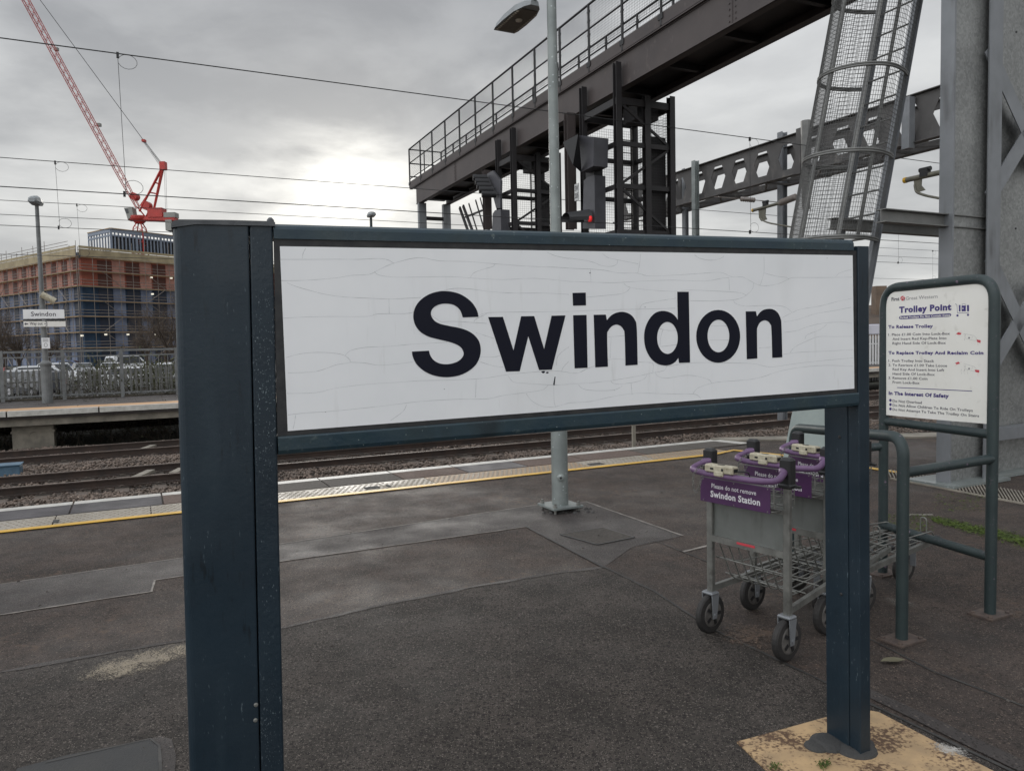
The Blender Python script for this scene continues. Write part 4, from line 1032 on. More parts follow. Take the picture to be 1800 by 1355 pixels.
# ================================================================== LUGGAGE TROLLEYS
def make_trolley():
    t = thing('luggage_trolley', 'x', 'luggage trolley', (0, 0, 0), 'parked luggage trolleys')
    W = .235
    for sx_ in (-1, 1):
        mb = MB(); mb.rbox(V(W * sx_, 0, .56), (.038, .028, .70), None, .006); up_ = mb.build('upright', 'tsteel', t)
        mb = MB(); mb.rbox(V(W * sx_, 0, .935), (.066, .052, .15), None, .012); mb.rbox(V(W * sx_, -.002, .872), (.074, .062, .022), None, .006)
        if sx_ > 0: mb.bar(V(W, 0, .873), V(W + .06, .02, .868), .02, .012)
        mb.build('grip_cap', 'blackpl', t)
        # castor
        cx = W * sx_
        w = MB(); w.lathe(V(cx - .02, -.01, .108), V(1, 0, 0), [(0, .075), (.002, .098), (.009, .106), (.02, .108), (.031, .106), (.038, .098), (.04, .075)], 28)
        wh = w.build('wheel', 'rubber', t)
        w = MB(); w.lathe(V(cx - .024, -.01, .108), V(1, 0, 0), [(0, .02), (.001, .062), (.004, .07), (.044, .07), (.047, .062), (.048, .02)], 24)
        w.build('hub', 'hub', wh)
        w = MB()
        for k in range(5):
            a = k * 1.2566
            for xx in (-.0255, .0255): w.box(V(cx + xx, -.01 + math.cos(a) * .044, .108 + math.sin(a) * .044), (.002, .018, .030), (V(1, 0, 0), V(0, -math.sin(a), math.cos(a)), V(0, math.cos(a), math.sin(a))))
        w.build('hub_recess', 'blackpl', wh)
        mb = MB()
        for xx in (-.033, .033):
            mb.prism([V(cx + xx - .003, -.034, .215), V(cx + xx - .003, .024, .215), V(cx + xx - .003, .004, .086), V(cx + xx - .003, -.026, .086)], V(.006, 0, 0))
            mb.lathe(V(cx + xx - (.006 if xx < 0 else -.000), -.01, .108), V(1, 0, 0), [(0, .010), (.008, .010)], 6)
        mb.rbox(V(cx, -.006, .222), (.074, .062, .016), None, .006)
        mb.build('castor_fork', 'galv_flat', t)
    # purple push bar looped towards the user
    path = arc_path([V(-W + .02, -.01, .945), V(-W - .02, -.03, .935), V(-W - .05, -.10, .905), V(-W * .7, -.155, .903), V(W * .7, -.155, .903), V(W + .01, -.10, .905), V(W + .0, -.03, .935), V(W - .02, -.01, .945)], .05, 6)
    mb = MB(); n = len(path); mb.tube(path, [.022 if (i < 5 or i > n - 6) else .0165 for i in range(n)], 12); mb.build('push_bar', 'purple_bar', t)
    # coin lock
    mb = MB(); mb.rbox(V(-.045, -.150, .938), (.175, .050, .040), None, .006); mb.rbox(V(-.045, -.150, .915), (.06, .054, .03), None, .006)
    lk = mb.build('coin_lock', 'cream', t)
    mb = MB(); mb.box(V(-.045, -.15, .9585), (.04, .012, .003)); mb.box(V(.0435, -.15, .938), (.003, .030, .018)); mb.box(V(-.085, -.1755, .938), (.02, .002, .01)); mb.box(V(-.02, -.1755, .938), (.012, .002, .012)); mb.build('slot', 'blackpl', lk)
    mb = MB(); mb.tube(arc_path([V(.03, -.15, .93), V(.06, -.13, .935), V(.085, -.10, .93), V(.082, -.09, .90)], .02), .0035, 6); mb.build('key_loop', 'blackpl', lk)
    def link(mb, c, ax):
        a = nrm(ax); s = nrm(np.cross(a, V(.3, 1, .2)) if len(mb.f) % 2 else np.cross(a, V(1, -.2, .3)))
        mb.tube([c + a * .0085 * math.cos(q) * 1.25 + s * .0055 * math.sin(q) for q in np.linspace(0, 6.283, 9)[:-1]], .0014, 4, closed=True)
    mb = MB(); path = arc_path([V(-.13, -.15, .945), V(-.17, -.165, .94), V(-.205, -.18, .89), V(-.20, -.178, .82), V(-.185, -.178, .80), V(-.165, -.178, .83), V(-.15, -.165, .90)], .03, 5)
    ds = np.cumsum([0] + [np.linalg.norm(b - a) for a, b in zip(path[:-1], path[1:])]); k = 0
    for q in np.arange(0, ds[-1], .0155):
        i = min(np.searchsorted(ds, q, side='right') - 1, len(path) - 2); f = (q - ds[i]) / (ds[i + 1] - ds[i] + 1e-9)
        c = path[i] * (1 - f) + path[i + 1] * f; d = path[i + 1] - path[i]; a = nrm(d); s = nrm(np.cross(a, V(.3, 1, .2) if k % 2 else V(1, -.2, .3))); k += 1
        mb.tube([c + a * .0105 * math.cos(z) + s * .0055 * math.sin(z) for z in np.linspace(0, 6.283, 9)[:-1]], .0015, 4, closed=True)
    mb.build('chain', 'tsteel', lk)
    # purple advert panel on the small wire basket
    mb = MB(); mb.rbox(V(-.025, -.075, .800), (.43, .004, .128), None, .0015); pn = mb.build('panel', 'purple', t)
    mb = MB(); fn = lambda a, b: V(a, -.0782, b)
    put_text(mb, 'Please do not remove', fn, -.165, .816, .275, .023, .014)
    put_text(mb, 'Swindon Station', fn, -.172, .768, .305, .032, .03)
    mb.build('lettering', 'white_txt', pn)
    mb = MB()
    for x in (-.22, -.025, .175):
        for z in (.744, .856): mb.lathe(V(x, -.077, z), V(0, -1, 0), [(0, .004), (.002, .003)], 8)
    mb.build('rivets', 'tsteel', pn)
    r = .0032; mb = MB()
    for z in (.745, .866):
        mb.tube(arc_path([V(-.235, -.07, z), V(.205, -.07, z), V(.205, .10, z), V(-.235, .10, z), V(-.235, -.07, z)], .02), r, 6)
    for x in (-.235, .205):
        for y in (-.068, .10): mb.tube([V(x, y, .76), V(x, y, .868)], r, 6)
    for x in np.linspace(-.2, .18, 9): mb.tube([V(x, -.068, .76), V(x, .10, .76), V(x, .10, .868)], r * .75, 5)
    for z in (.787, .814, .841): mb.tube([V(.205, -.06, z), V(.205, .10, z), V(-.235, .10, z)], r * .75, 5)
    for y in (-.02, .04): mb.tube([V(-.235, y, .76), V(.205, y, .76)], r * .75, 5)
    mb.build('wire_basket', 'tsteel', t)
    # sheet panel and its frame
    mb = MB(); mb.box(V(0, .004, .635), (.436, .003, .19)); mb.build('back_sheet', 'tsheet', t)
    mb = MB(); mb.box(V(0, 0, .735), (.44, .022, .02)); mb.box(V(0, 0, .525), (.44, .026, .034)); mb.box(V(-.225, -.002, .63), (.02, .014, .19)); mb.build('frame_rail', 'tsteel', t)
    mb = MB(); mb.box(V(.0, -.0145, .532), (.11, .002, .012)); mb.build('sticker', 'pink', t)
    # load deck : side bars, nose, wires
    mb = MB()
    for s in (-1, 1): mb.bar(V(W * s, -.0, .245), V(.150 * s, .80, .30), .022, .032)
    mb.bar(V(-.155, .80, .30), V(.155, .80, .30), .03, .03)
    mb.build('deck_frame', 'tsteel', t)
    mb = MB()
    for x in np.linspace(-.18, .18, 7): mb.tube(arc_path([V(x, .0, .51), V(x * .97, .10, .30), V(x * .9, .16, .275), V(x * .72, .78, .315)], .03, 4), .0042, 6)
    for q, (y, z, hw) in enumerate(((.045, .41, .225), (.10, .315, .215), (.20, .285, .205), (.34, .292, .195), (.5, .302, .18), (.64, .31, .165))): mb.tube([V(-hw, y, z), V(hw, y, z)], .0042, 6)
    for s in (-1, 1):
        mb.tube(arc_path([V(.215 * s, .02, .42), V(.205 * s, .20, .36), V(.15 * s, .76, .36), V(.15 * s, .79, .30)], .03), .0045, 6)
        mb.tube(arc_path([V(.06 * s + .04, .78, .31), V(.06 * s + .04, .78, .43), V(.06 * s - .0, .78, .43), V(.06 * s - .0, .78, .31)], .02), .0045, 6)
    mb.build('deck_wires', 'tsteel', t)
    mb = MB()
    for s in (-1, 1): mb.rbox(V(.135 * s, .83, .295), (.05, .045, .045), None, .01)
    mb.build('bumper', 'blackpl', t)
    mb = MB(); mb.bar(V(.05, .72, .29), V(.05, .72, .12), .006, .04); mb.bar(V(-.05, .72, .29), V(-.05, .72, .12), .006, .04); mb.box(V(0, .72, .285), (.16, .06, .012)); mb.build('castor_fork', 'galv_flat', t)
    w = MB(); w.lathe(V(-.02, .70, .1), V(1, 0, 0), [(0, .07), (.003, .092), (.012, .1), (.028, .1), (.037, .092), (.04, .07)], 26); wh = w.build('wheel', 'rubber', t)
    w = MB(); w.lathe(V(-.023, .70, .1), V(1, 0, 0), [(0, .02), (.002, .06), (.044, .06), (.046, .02)], 20); w.build('hub', 'hub', wh)
    return t
tr1 = make_trolley()
for i, (x, y, rz, lab) in enumerate(((1.20, 3.86, -53.6, 'nearest luggage trolley, its whole purple Swindon Station panel readable, left of the right sign post'),
                                     (1.535, 4.19, -54.5, 'middle luggage trolley, purple panel half hidden behind the nearest trolley'),
                                     (1.885, 4.48, -62, 'farthest luggage trolley, its wire nose sticking out right of the sign post'))):
    o = tr1 if i == 0 else copy_tree(tr1)
    o.location = (x, y, 0); o.rotation_euler.z = R_(rz); o['label'] = lab

# ================================================================== TROLLEY POINT NOTICE AND CORRAL
F1, F2 = gp(1585, 1125), gp(1752, 1078)
NP = Plane((2.463, 5.0, 1.903), R_(-73.9), .006, 0)
cor = thing('trolley_corral', 'green tubular trolley stand carrying the cream Trolley Point notice, right of the station sign', 'trolley stand', (F1 + F2) / 2)
Lf = NP.P(0, 0); Lf[2] = 0; WN = .815
f2 = NP.P(WN, 0); f2[2] = 0
mb = MB(); mb.tube(arc_path([V(Lf[0], Lf[1], 0), NP.P(0, 0), NP.P(WN, 0), V(f2[0], f2[1], 0)], .13, 9), .030, 16); mb.build('notice_frame', 'pipe', cor)
mb = MB(); mb.tube([NP.P(0, -.875), NP.P(WN, -.875)], .027, 14); mb.build('rail', 'pipe', cor)
mb = MB(); mb.tube([V(F1[0], F1[1], .885), V(f2[0], f2[1], .893)], .027, 14); mb.build('rail', 'pipe', cor, label='scuffed rail')
mb = MB(); mb.tube([V(Lf[0], Lf[1], .33), V(f2[0], f2[1], .33)], .027, 14); mb.build('rail', 'pipe', cor)
hb = V(1.90, 5.10, 0)
mb = MB(); mb.tube(arc_path([V(F1[0], F1[1], 0), V(F1[0], F1[1], 1.07), V(hb[0], hb[1], .985), V(hb[0], hb[1], 0)], .11, 9), .030, 16); mb.build('hoop', 'pipe', cor)
mb = MB(); mb.tube([V(hb[0], hb[1], .80), V(Lf[0], Lf[1], .86)], .027, 12); mb.build('rail', 'pipe', cor)
for p in (F1, f2, Lf, hb):
    mb = MB(); mb.box(V(p[0], p[1], .006), (.2, .14, .010), (T3, N3, Z3))
    for i in (-1, 1):
        for j in (-1, 1): mb.lathe(V(p[0], p[1], .010) + T3 * .08 * i + N3 * .05 * j, Z3, [(0, .012), (.01, .012)], 6)
    mb.build('foot_plate', 'rust_plate', cor)
bp = [(1556.5, 540), (1558, 528), (1563, 519), (1572, 513.5), (1600, 511), (1660, 505), (1700, 501), (1722, 499), (1731, 501), (1737, 507), (1740, 518), (1741, 745), (1650, 737.5), (1559, 729)]
mb = MB(); mb.prism([NP.P(*NP.S(*p), .004) for p in bp], NP.n * .008); nb = mb.build('notice_board', 'notice', cor)
cxy = lambda x, y: (1520 + x / 4.107, 470 + y / 4.107)
fnN = lambda a, b: NP.P(a, b, .0128)
lay = {'ink': MB(), 'navy': MB(), 'pink': MB(), 'thin_ink': MB(), 'notice': MB()}
def line(body, x0, y0, x1, y1, cap, bold, key, z=None):
    a = NP.S(*cxy(x0, y0)); b = NP.S(*cxy(x1, y1)); c = NP.S(*cxy((x0 + x1) / 2, (y0 + y1) / 2 - cap)); d = NP.S(*cxy((x0 + x1) / 2, (y0 + y1) / 2))
    k = (b[1] - a[1]) / (b[0] - a[0])
    put_text(lay[key], body, (lambda p, q: NP.P(p, q + k * (p - a[0]), z or .0128)), a[0], a[1], b[0] - a[0], c[1] - d[1], bold)
line('First', 205, 243, 262, 239, 25, .03, 'ink')
line('Great Western', 308, 236, 538, 221, 25, -.004, 'thin_ink')
line('Trolley Point', 260, 327, 638, 306, 42, .05, 'navy')
line('To Release Trolley', 182, 440, 505, 434, 22, .045, 'navy')
line('1. Place £1.00 Coin Into Lock-Box', 182, 494, 628, 486, 18, .012, 'ink')
line('And Insert Red Key-Plate Into', 212, 525, 603, 519, 18, .012, 'ink')
line('Right Hand Side Of Lock-Box', 212, 556, 598, 553, 18, .012, 'ink')
line('To Replace Trolley And Reclaim Coin', 183, 626, 870, 628, 22, .045, 'navy')
line('1. Push Trolley Into Stack', 183, 681, 513, 684, 18, .012, 'ink')
line('2. To Retrieve £1.00 Take Loose', 183, 712, 607, 718, 18, .012, 'ink')
line('Red Key And Insert Into Left', 213, 743, 586, 750, 18, .012, 'ink')
line('Hand Side Of Lock-Box', 213, 775, 518, 781, 18, .012, 'ink')
line('3. Remove £1.00 Coin', 183, 805, 465, 812, 18, .012, 'ink')
line('From Lock-Box', 213, 836, 408, 843, 18, .012, 'ink')
line('In The Interest Of Safety', 185, 917, 620, 940, 24, .05, 'navy')
line('Do Not Overload', 213, 971, 424, 984, 18, .014, 'ink')
line('Do Not Allow Children To Ride On Trolleys', 213, 1001, 793, 1041, 18, .014, 'ink')
line('Do Not Attempt To Take The Trolley On Stairs', 213, 1032, 838, 1080, 18, .014, 'ink')
def npoly(key, pts, z=.0126):
    P = [NP.P(*NP.S(*cxy(*p)), z) for p in pts]; tri = tessellate_polygon([[Vector(p) for p in P]]); lay[key].add(P, [tuple(t) for t in tri])
def nline(key, pts, w, z=.0128):
    P = [V(*NP.S(*cxy(*p)), 0) for p in pts]
    for a, b in zip(P[:-1], P[1:]):
        d = nrm(b - a); s = V(-d[1], d[0], 0) * w / 2
        lay[key].add([NP.P(q[0], q[1], z) for q in (a + s, a - s, b - s, b + s)], [(0, 1, 2, 3)])
def ncirc(key, x, y, rx, ry, z=.0126, n=14): npoly(key, [(x + rx * math.cos(t), y + ry * math.sin(t)) for t in np.linspace(0, 6.283, n + 1)[:-1]], z)
npoly('navy', [(264, 354), (275, 350), (450, 342), (620, 332), (633, 334), (637, 343), (632, 352), (620, 356), (450, 366), (275, 375), (264, 373), (258, 364)])
line('Parked Trolleys Do Not Contain Coins', 268, 369, 630, 351, 13, .035, 'notice', .0134)
nline('navy', [(246, 866), (788, 892)], .0042)
for y in (958, 989, 1020): ncirc('navy', 197, y, 9, 10)
# emblem between the words
ncirc('pink', 286, 224, 17, 18); nline('notice', [(272, 240), (282, 222), (300, 210)], .0028, .0134); nline('notice', [(276, 214), (292, 226), (300, 238)], .0016, .0134); ncirc('thin_ink', 297, 234, 6, 7, .0130)
# luggage pictogram
nline('navy', [(666, 263), (678, 270), (682, 330), (764, 328)], .0022)
npoly('navy', [(692, 272), (704, 272), (704, 318), (692, 318)]); npoly('navy', [(712, 276), (742, 275), (742, 317), (712, 318)]); npoly('navy', [(751, 272), (765, 272), (765, 317), (751, 317)])
nline('navy', [(716, 276), (718, 264), (738, 264), (740, 276)], .0014); npoly('notice', [(718, 292), (726, 292), (726, 300), (718, 300)], .0134)
ncirc('navy', 682, 347, 8, 8); ncirc('navy', 758, 343, 8, 8)
# two small drawings of the lock
for oy, xs in ((0, 0), (222, 1)):
    nline('thin_ink', [(728, 478 + oy - xs * 6), (800, 492 + oy), (820, 512 + oy), (812, 530 + oy), (740, 512 + oy), (728, 478 + oy)], .0008)
    nline('thin_ink', [(735, 512 + oy), (732, 526 + oy)], .0014); ncirc('thin_ink', 766, 508 + oy, 7, 6); nline('thin_ink', [(742, 480 + oy), (738, 500 + oy)], .0008); nline('thin_ink', [(790, 495 + oy), (786, 515 + oy)], .0008)
    a = [(672, 478), (688, 468), (712, 474), (704, 486), (684, 486)] if not xs else [(664, 690 - 222), (690, 680 - 222), (700, 694 - 222), (676, 700 - 222)]
    npoly('pink', [(x, y + oy) for x, y in a]); npoly('pink', [(820, 520 + oy), (850, 526 + oy), (848, 546 + oy), (824, 538 + oy)] if not xs else [(806, 738), (840, 740), (838, 760), (812, 754)])
    nline('pink', [(664, 490 + oy), (690, 468 + oy), (712, 460 + oy)], .0006); nline('pink', [(828, 545 + oy), (832, 562 + oy)], .0008)
for x in (715, 735, 760): nline('thin_ink', [(x, 730), (x - 8, 750), (x - 2, 770)], .0006)
for k_, m_ in lay.items():
    m_.build({'ink': 'lettering', 'navy': 'headings', 'pink': 'red_artwork', 'thin_ink': 'fine_artwork', 'notice': 'reversed_lettering'}[k_], k_, nb)

# ================================================================== GANTRY TOWER (galvanised columns at right)
c1 = gp(1669, 855)
def hcol(name_lab, base, W=.78, D=.15, H=9.0):
    o = None
    mb = MB()
    a = base; 
    mb.box(a + V(0, 0, H / 2) + N3 * D / 2 + T3 * .012, (.024, D, H), (T3, N3, Z3), 1)
    mb.box(a + V(0, 0, H / 2) + N3 * D / 2 + T3 * (W - .012), (.024, D, H), (T3, N3, Z3), 1)
    mb.box(a + V(0, 0, H / 2) + N3 * D / 2 + T3 * W / 2, (W - .05, .018, H), (T3, N3, Z3), 0)
    return mb
tower = thing('gantry_tower', 'tall galvanised steel lattice tower of two broad columns at the right edge of the photo', 'tower', c1 + T3 * .8)
mb = hcol('', c1); mb.build('column', ['galv', 'galv_flat'], tower)
c2 = c1 + T3 * .955 + N3 * .12
mb = hcol('', c2, D=.10); mb.build('column', ['galv', 'galv_flat'], tower)
# flange angle in front: right flange broad strip
mb = MB(); mb.box(c1 + T3 * .665 + N3 * -.008 + V(0, 0, 4.5), (.225, .014, 9), (T3, N3, Z3)); mb.build('cover_strip', 'galv_flat', tower)
def brace(p, q, off=-.03, w=.13):
    a = pl(p[0], p[1], N3, float(c1 @ N3) + off); b = pl(q[0], q[1], N3, float(c1 @ N3) + off)
    mb = MB(); mb.bar(a, b, .012, w, N3 * 1.0 if False else np.cross(nrm(b - a), N3)); d = nrm(b - a); s = np.cross(d, N3)
    mb.bar(a + s * w / 2 + N3 * .055, b + s * w / 2 + N3 * .055, .10, .012, s)
    mb.build('diagonal', 'galv_flat', tower)
for a_, b_ in (((1738, 85), (1835, 300)), ((1835, 190), (1738, 350)), ((1738, 450), (1840, 665)), ((1835, 490), (1738, 655))): brace(a_, b_, .012, w=.18)
brace((1740, 766), (1880, 748), .012)
mb = MB()
for cc in (c1, c2): mb.box(cc + T3 * .34 + N3 * .13 + V(0, 0, .02), (.95, .55, .03), (T3, N3, Z3))
mb.build('base_plate', 'galv_pole', tower)
# holes and bolts
mb = MB(); r = np.random.default_rng(2)
for x, y in ((1683, 33), (1713, 21), (1683, 217), (1712, 209), (1786, 57), (1785, 402), (1686, 776), (1707, 779), (1731, 826)):
    p = pl(x, y, N3, float(c1 @ N3) + .12); mb.lathe(p, -N3, [(0, .013), (.006, .013)], 8)
mb.build('bolt_heads', 'gasket', tower)
# grating sheets at the foot
g = thing('drain_grating', 'pale ribbed grating strip on the asphalt at the foot of the steel tower', 'grating', gp(1700, 862))
mb = MB()
for i in range(46):
    a = gp(1560 + i * 6.2, 826 + i * 1.02); b = gp(1566 + i * 6.4, 840 + i * 1.22); mb.bar(a + V(0, 0, .008), b + V(0, 0, .008), .012, .014)
mb.build('bars', 'conc', g)
mb = MB(); a, b = gp(1566, 842), gp(1860, 898); mb.bar(a + V(0, 0, .008), b + V(0, 0, .008), .03, .014); mb.build('edge', 'conc', g)

# walkway beams from the ladder to the tower
bm_ = thing('steel_bracket', 'pair of short steel beams joining the caged ladder to the tower', 'bracket', pl(1640, 385, N3, 5.0))
a = pl(1548, 384, N3, 5.1); b = pl(1733, 390, N3, 5.1); a[2] = b[2] = (a[2] + b[2]) / 2
mb = MB(); mb.ibeam(a, b, .11, .13, .010, .008); mb.build('beam', 'galv_dull', bm_)
a = pl(1460, 400, N3, 5.9); b = pl(1665, 402, N3, 5.9); a[2] = b[2] = (a[2] + b[2]) / 2
mb = MB(); mb.ibeam(a, b, .11, .12, .010, .008); mb.build('beam', 'galv_dull', bm_)

# ================================================================== CAGED LADDER
ns_top = ay(1614, 0, 8.5); ldir = nrm(V(-.896 * .7, -.444 * .7, -2.78))     # downwards along the stringers
LL = -ns_top[2] / ldir[2]
def LD_(t, nn, out): return ns_top + ldir * t + N3 * nn + T3 * out      # out: along track (negative = climber's side)
lad = thing('caged_ladder', 'leaning galvanised ladder with hoops and wire mesh safety cage beside the tower', 'ladder', LD_(LL, .25, 0))
T0 = -1.2; RW = .48
for nn in (0, RW):
    mb = MB(); mb.bar(LD_(T0, nn, 0), LD_(LL, nn, 0), .012, .085, T3); mb.bar(LD_(T0, nn, .045), LD_(LL, nn, .045), .05, .010, T3); mb.bar(LD_(T0, nn, -.045), LD_(LL, nn, -.045), .05, .010, T3); mb.build('stringer', 'galv_flat', lad)
k = 0; t = T0 + .1
while t < LL:
    mb = MB(); mb.tube([LD_(t, 0, 0), LD_(t, RW, 0)], .011, 6); mb.build('rung', 'galv_dull', lad); t += .27
RC = .40
def cage_pt(t, ang, rad=RC):      # semi-circular bulge on the climber's side
    return LD_(t, RW / 2 + math.cos(ang) * rad, -.42 - math.sin(ang) * rad * 1.10)
def hoop_pts(t):
    L = [LD_(t, -.03, .0), LD_(t, -.10, -.14)]
    L += [cage_pt(t, math.pi * 1.08 - a) for a in np.linspace(0, math.pi * 1.16, 20)]
    L += [LD_(t, RW + .10, -.14), LD_(t, RW + .03, .0)]
    return L
TE = 2.72
for t in (TE, TE - .93, TE - 1.86, TE - 2.79, TE - 3.72):
    mb = MB(); P = hoop_pts(t)
    for sgn in (-1, 1): mb.tube([p + ldir * .012 * sgn for p in P], .013, 6)
    mb.build('hoop', 'galv_dull', lad)
for an in (.15, .5, 1.0):
    pass
for an in (R_(35), R_(90), R_(145), R_(5), R_(175)):
    mb = MB(); mb.bar(cage_pt(T0, an, RC - .01), cage_pt(TE, an, RC - .01), .045, .010, cage_pt(0, an, 1) - cage_pt(0, an, 0)); mb.build('cage_strap', 'galv_dull', lad)
mb = MB()
for t in np.arange(T0, TE, .048):
    mb.tube([p for p in hoop_pts(t)][::2] + [hoop_pts(t)[-1]], .0027, 3, False)
HP0, HP1 = hoop_pts(T0), hoop_pts(TE)
for i in range(len(HP0) - 1):
    for f in (0, .33, .66): mb.tube([HP0[i] * (1 - f) + HP0[i + 1] * f, HP1[i] * (1 - f) + HP1[i + 1] * f], .0027, 3, False)
mb.build('cage_mesh', 'mesh_wire', lad)
# locked anti-climb door over the foot of the ladder
mb = MB(); t0, t1 = TE + .9, LL - .1
mb.prism([LD_(t0, -.06, -.10), LD_(t0, RW + .10, -.10), LD_(t1, RW + .14, -.10), LD_(t1, -.06, -.10)], T3 * .01)
mb.prism([LD_(t0, RW + .10, -.10), LD_(t1, RW + .14, -.10), LD_(t1, RW + .14, .06), LD_(t0, RW + .10, .06)], N3 * .01)
mb.build('anti_climb_panel', 'galv_green', lad)
mb = MB(); cc = LD_(1.95, RW + .02, -.30); mb.tube([LD_(1.4, RW + .05, -.36), LD_(2.35, RW + .0, -.36)], .055, 10); mb.build('loudhailer', 'galv_dull', lad) if False else None

# ================================================================== SIGNAL GANTRY
gan = thing('signal_gantry', 'long dark brown steel signal gantry with mesh handrails crossing high over the tracks', 'signal gantry', GH(14, 8.7, 6.4))
HN, HF, ZB, ZT, ZK = 8.2, 9.28, 6.40, 7.00, 7.26
GL0, GL1 = 4.9, 25.2
for nm, h, sgn in (('girder', HN, -1), ('girder', HF, 1)):
    mb = MB(); mb.bar(GH(GL0, h, (ZB + ZT) / 2), GH(GL1, h, (ZB + ZT) / 2), .014, ZT - ZB)
    mb.bar(GH(GL0, h - sgn * .06, ZB + .008), GH(GL1, h - sgn * .06, ZB + .008), .17, .016); mb.bar(GH(GL0, h - sgn * .06, ZT - .008), GH(GL1, h - sgn * .06, ZT - .008), .17, .016)
    gd = mb.build(nm, 'steel_brown', gan)
    mb = MB()
    for g_ in (9.35, 15.2, 21.4):
        for dg in (-.07, .07):
            for z in np.linspace(ZB + .07, ZT - .07, 6): mb.lathe(GH(g_ + dg, h + sgn * .007, z), H3 * sgn, [(0, .016), (.012, .014)], 6)
        mb.bar(GH(g_, h + sgn * .012, ZB + .01), GH(g_, h + sgn * .012, ZT - .01), .012, .012)
    for g_ in np.arange(GL0 + .5, GL1, 2.9):
        mb.box(GH(g_, h + sgn * .011, ZB + .30), (.01, .012, .5), (G3, H3, Z3)) if False else None
    mb.build('splice', 'steel_brown', gd)
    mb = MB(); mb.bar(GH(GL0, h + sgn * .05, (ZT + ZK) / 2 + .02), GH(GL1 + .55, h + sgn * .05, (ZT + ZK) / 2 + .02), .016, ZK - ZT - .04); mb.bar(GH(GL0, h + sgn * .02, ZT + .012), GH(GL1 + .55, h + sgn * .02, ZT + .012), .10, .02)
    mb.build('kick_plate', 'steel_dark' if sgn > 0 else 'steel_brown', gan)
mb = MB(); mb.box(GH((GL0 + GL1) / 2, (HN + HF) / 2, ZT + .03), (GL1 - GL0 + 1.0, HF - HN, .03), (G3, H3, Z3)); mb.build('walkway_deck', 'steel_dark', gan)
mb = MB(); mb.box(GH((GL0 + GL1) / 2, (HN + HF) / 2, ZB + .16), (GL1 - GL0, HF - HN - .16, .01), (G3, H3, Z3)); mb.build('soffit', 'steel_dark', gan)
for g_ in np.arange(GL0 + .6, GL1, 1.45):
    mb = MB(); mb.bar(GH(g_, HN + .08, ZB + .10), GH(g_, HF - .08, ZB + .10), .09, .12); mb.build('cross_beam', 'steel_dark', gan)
# handrails
for h, nm in ((HN - .05, 'handrail'), (HF + .05, 'handrail')):
    hr = None; mb = MB(); g0, g1 = GL0, GL1 + .55; ztop = 8.38
    for z, r_ in ((ztop, .026), (7.90, .020), (7.36, .018)): mb.tube([GH(g0, h, z), GH(g1, h, z)], r_, 6)
    hr = mb.build(nm, 'steel_rail', gan)
    gs = np.arange(g1, g0, -1.22)
    for g_ in gs:
        mb = MB(); mb.tube([GH(g_, h, 7.05), GH(g_, h, ztop)], .026, 6); mb.box(GH(g_, h, 7.20), (.14, .05, .10), (G3, H3, Z3)); mb.build('post', 'steel_rail', hr)
    mb = MB()
    for z in np.arange(7.42, ztop - .02, .052): mb.tube([GH(g0, h, z), GH(g1, h, z)], .0024, 3, False)
    for g_ in np.arange(g0, g1, .052): mb.tube([GH(g_, h, 7.40), GH(g_, h, ztop - .03)], .0024, 3, False)
    for g_ in gs:
        for z in (7.55, 7.78, 8.05, 8.24): mb.box(GH(g_, h, z), (.10, .02, .035), (G3, H3, Z3))
    mb.build('mesh_infill', 'steel_rail', hr)
mb = MB()
for z in (8.38, 7.90, 7.45): mb.tube([GH(GL1 + .55, HN - .05, z), GH(GL1 + .55, HF + .05, z)], .022, 6)
mb.tube([GH(GL1 + .55, HN + .5, 7.3), GH(GL1 + .55, HN + .5, 8.38)], .02, 6)
mb.build('end_rail', 'steel_rail', gan)
mb = MB()
for g_, k in ((10.1, .25), (9.9, .15), (15.6, .3)):
    mb.tube(arc_path([GH(g_, HN + .15, 7.1), GH(g_, HN + .15, 7.85), GH(g_ - .35, HN + .15, 7.85), GH(g_ - .35, HN + .15, 7.1)], .06), .022, 6)
mb.build('hatch_hoops', 'steel_rail', gan)
for h in (HN + .1, HF - .1):
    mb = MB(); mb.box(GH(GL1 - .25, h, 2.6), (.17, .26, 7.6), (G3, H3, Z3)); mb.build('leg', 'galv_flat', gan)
mb = MB(); mb.bar(GH(GL1 - .25, HN, 5.9), GH(GL1 - .25, HF, 5.9), .08, .12); mb.bar(GH(GL1 - .25, HN + .1, 3.4), GH(GL1 - .25, HF - .1, 4.6), .06, .08); mb.build('leg_brace', 'steel_dark', gan)
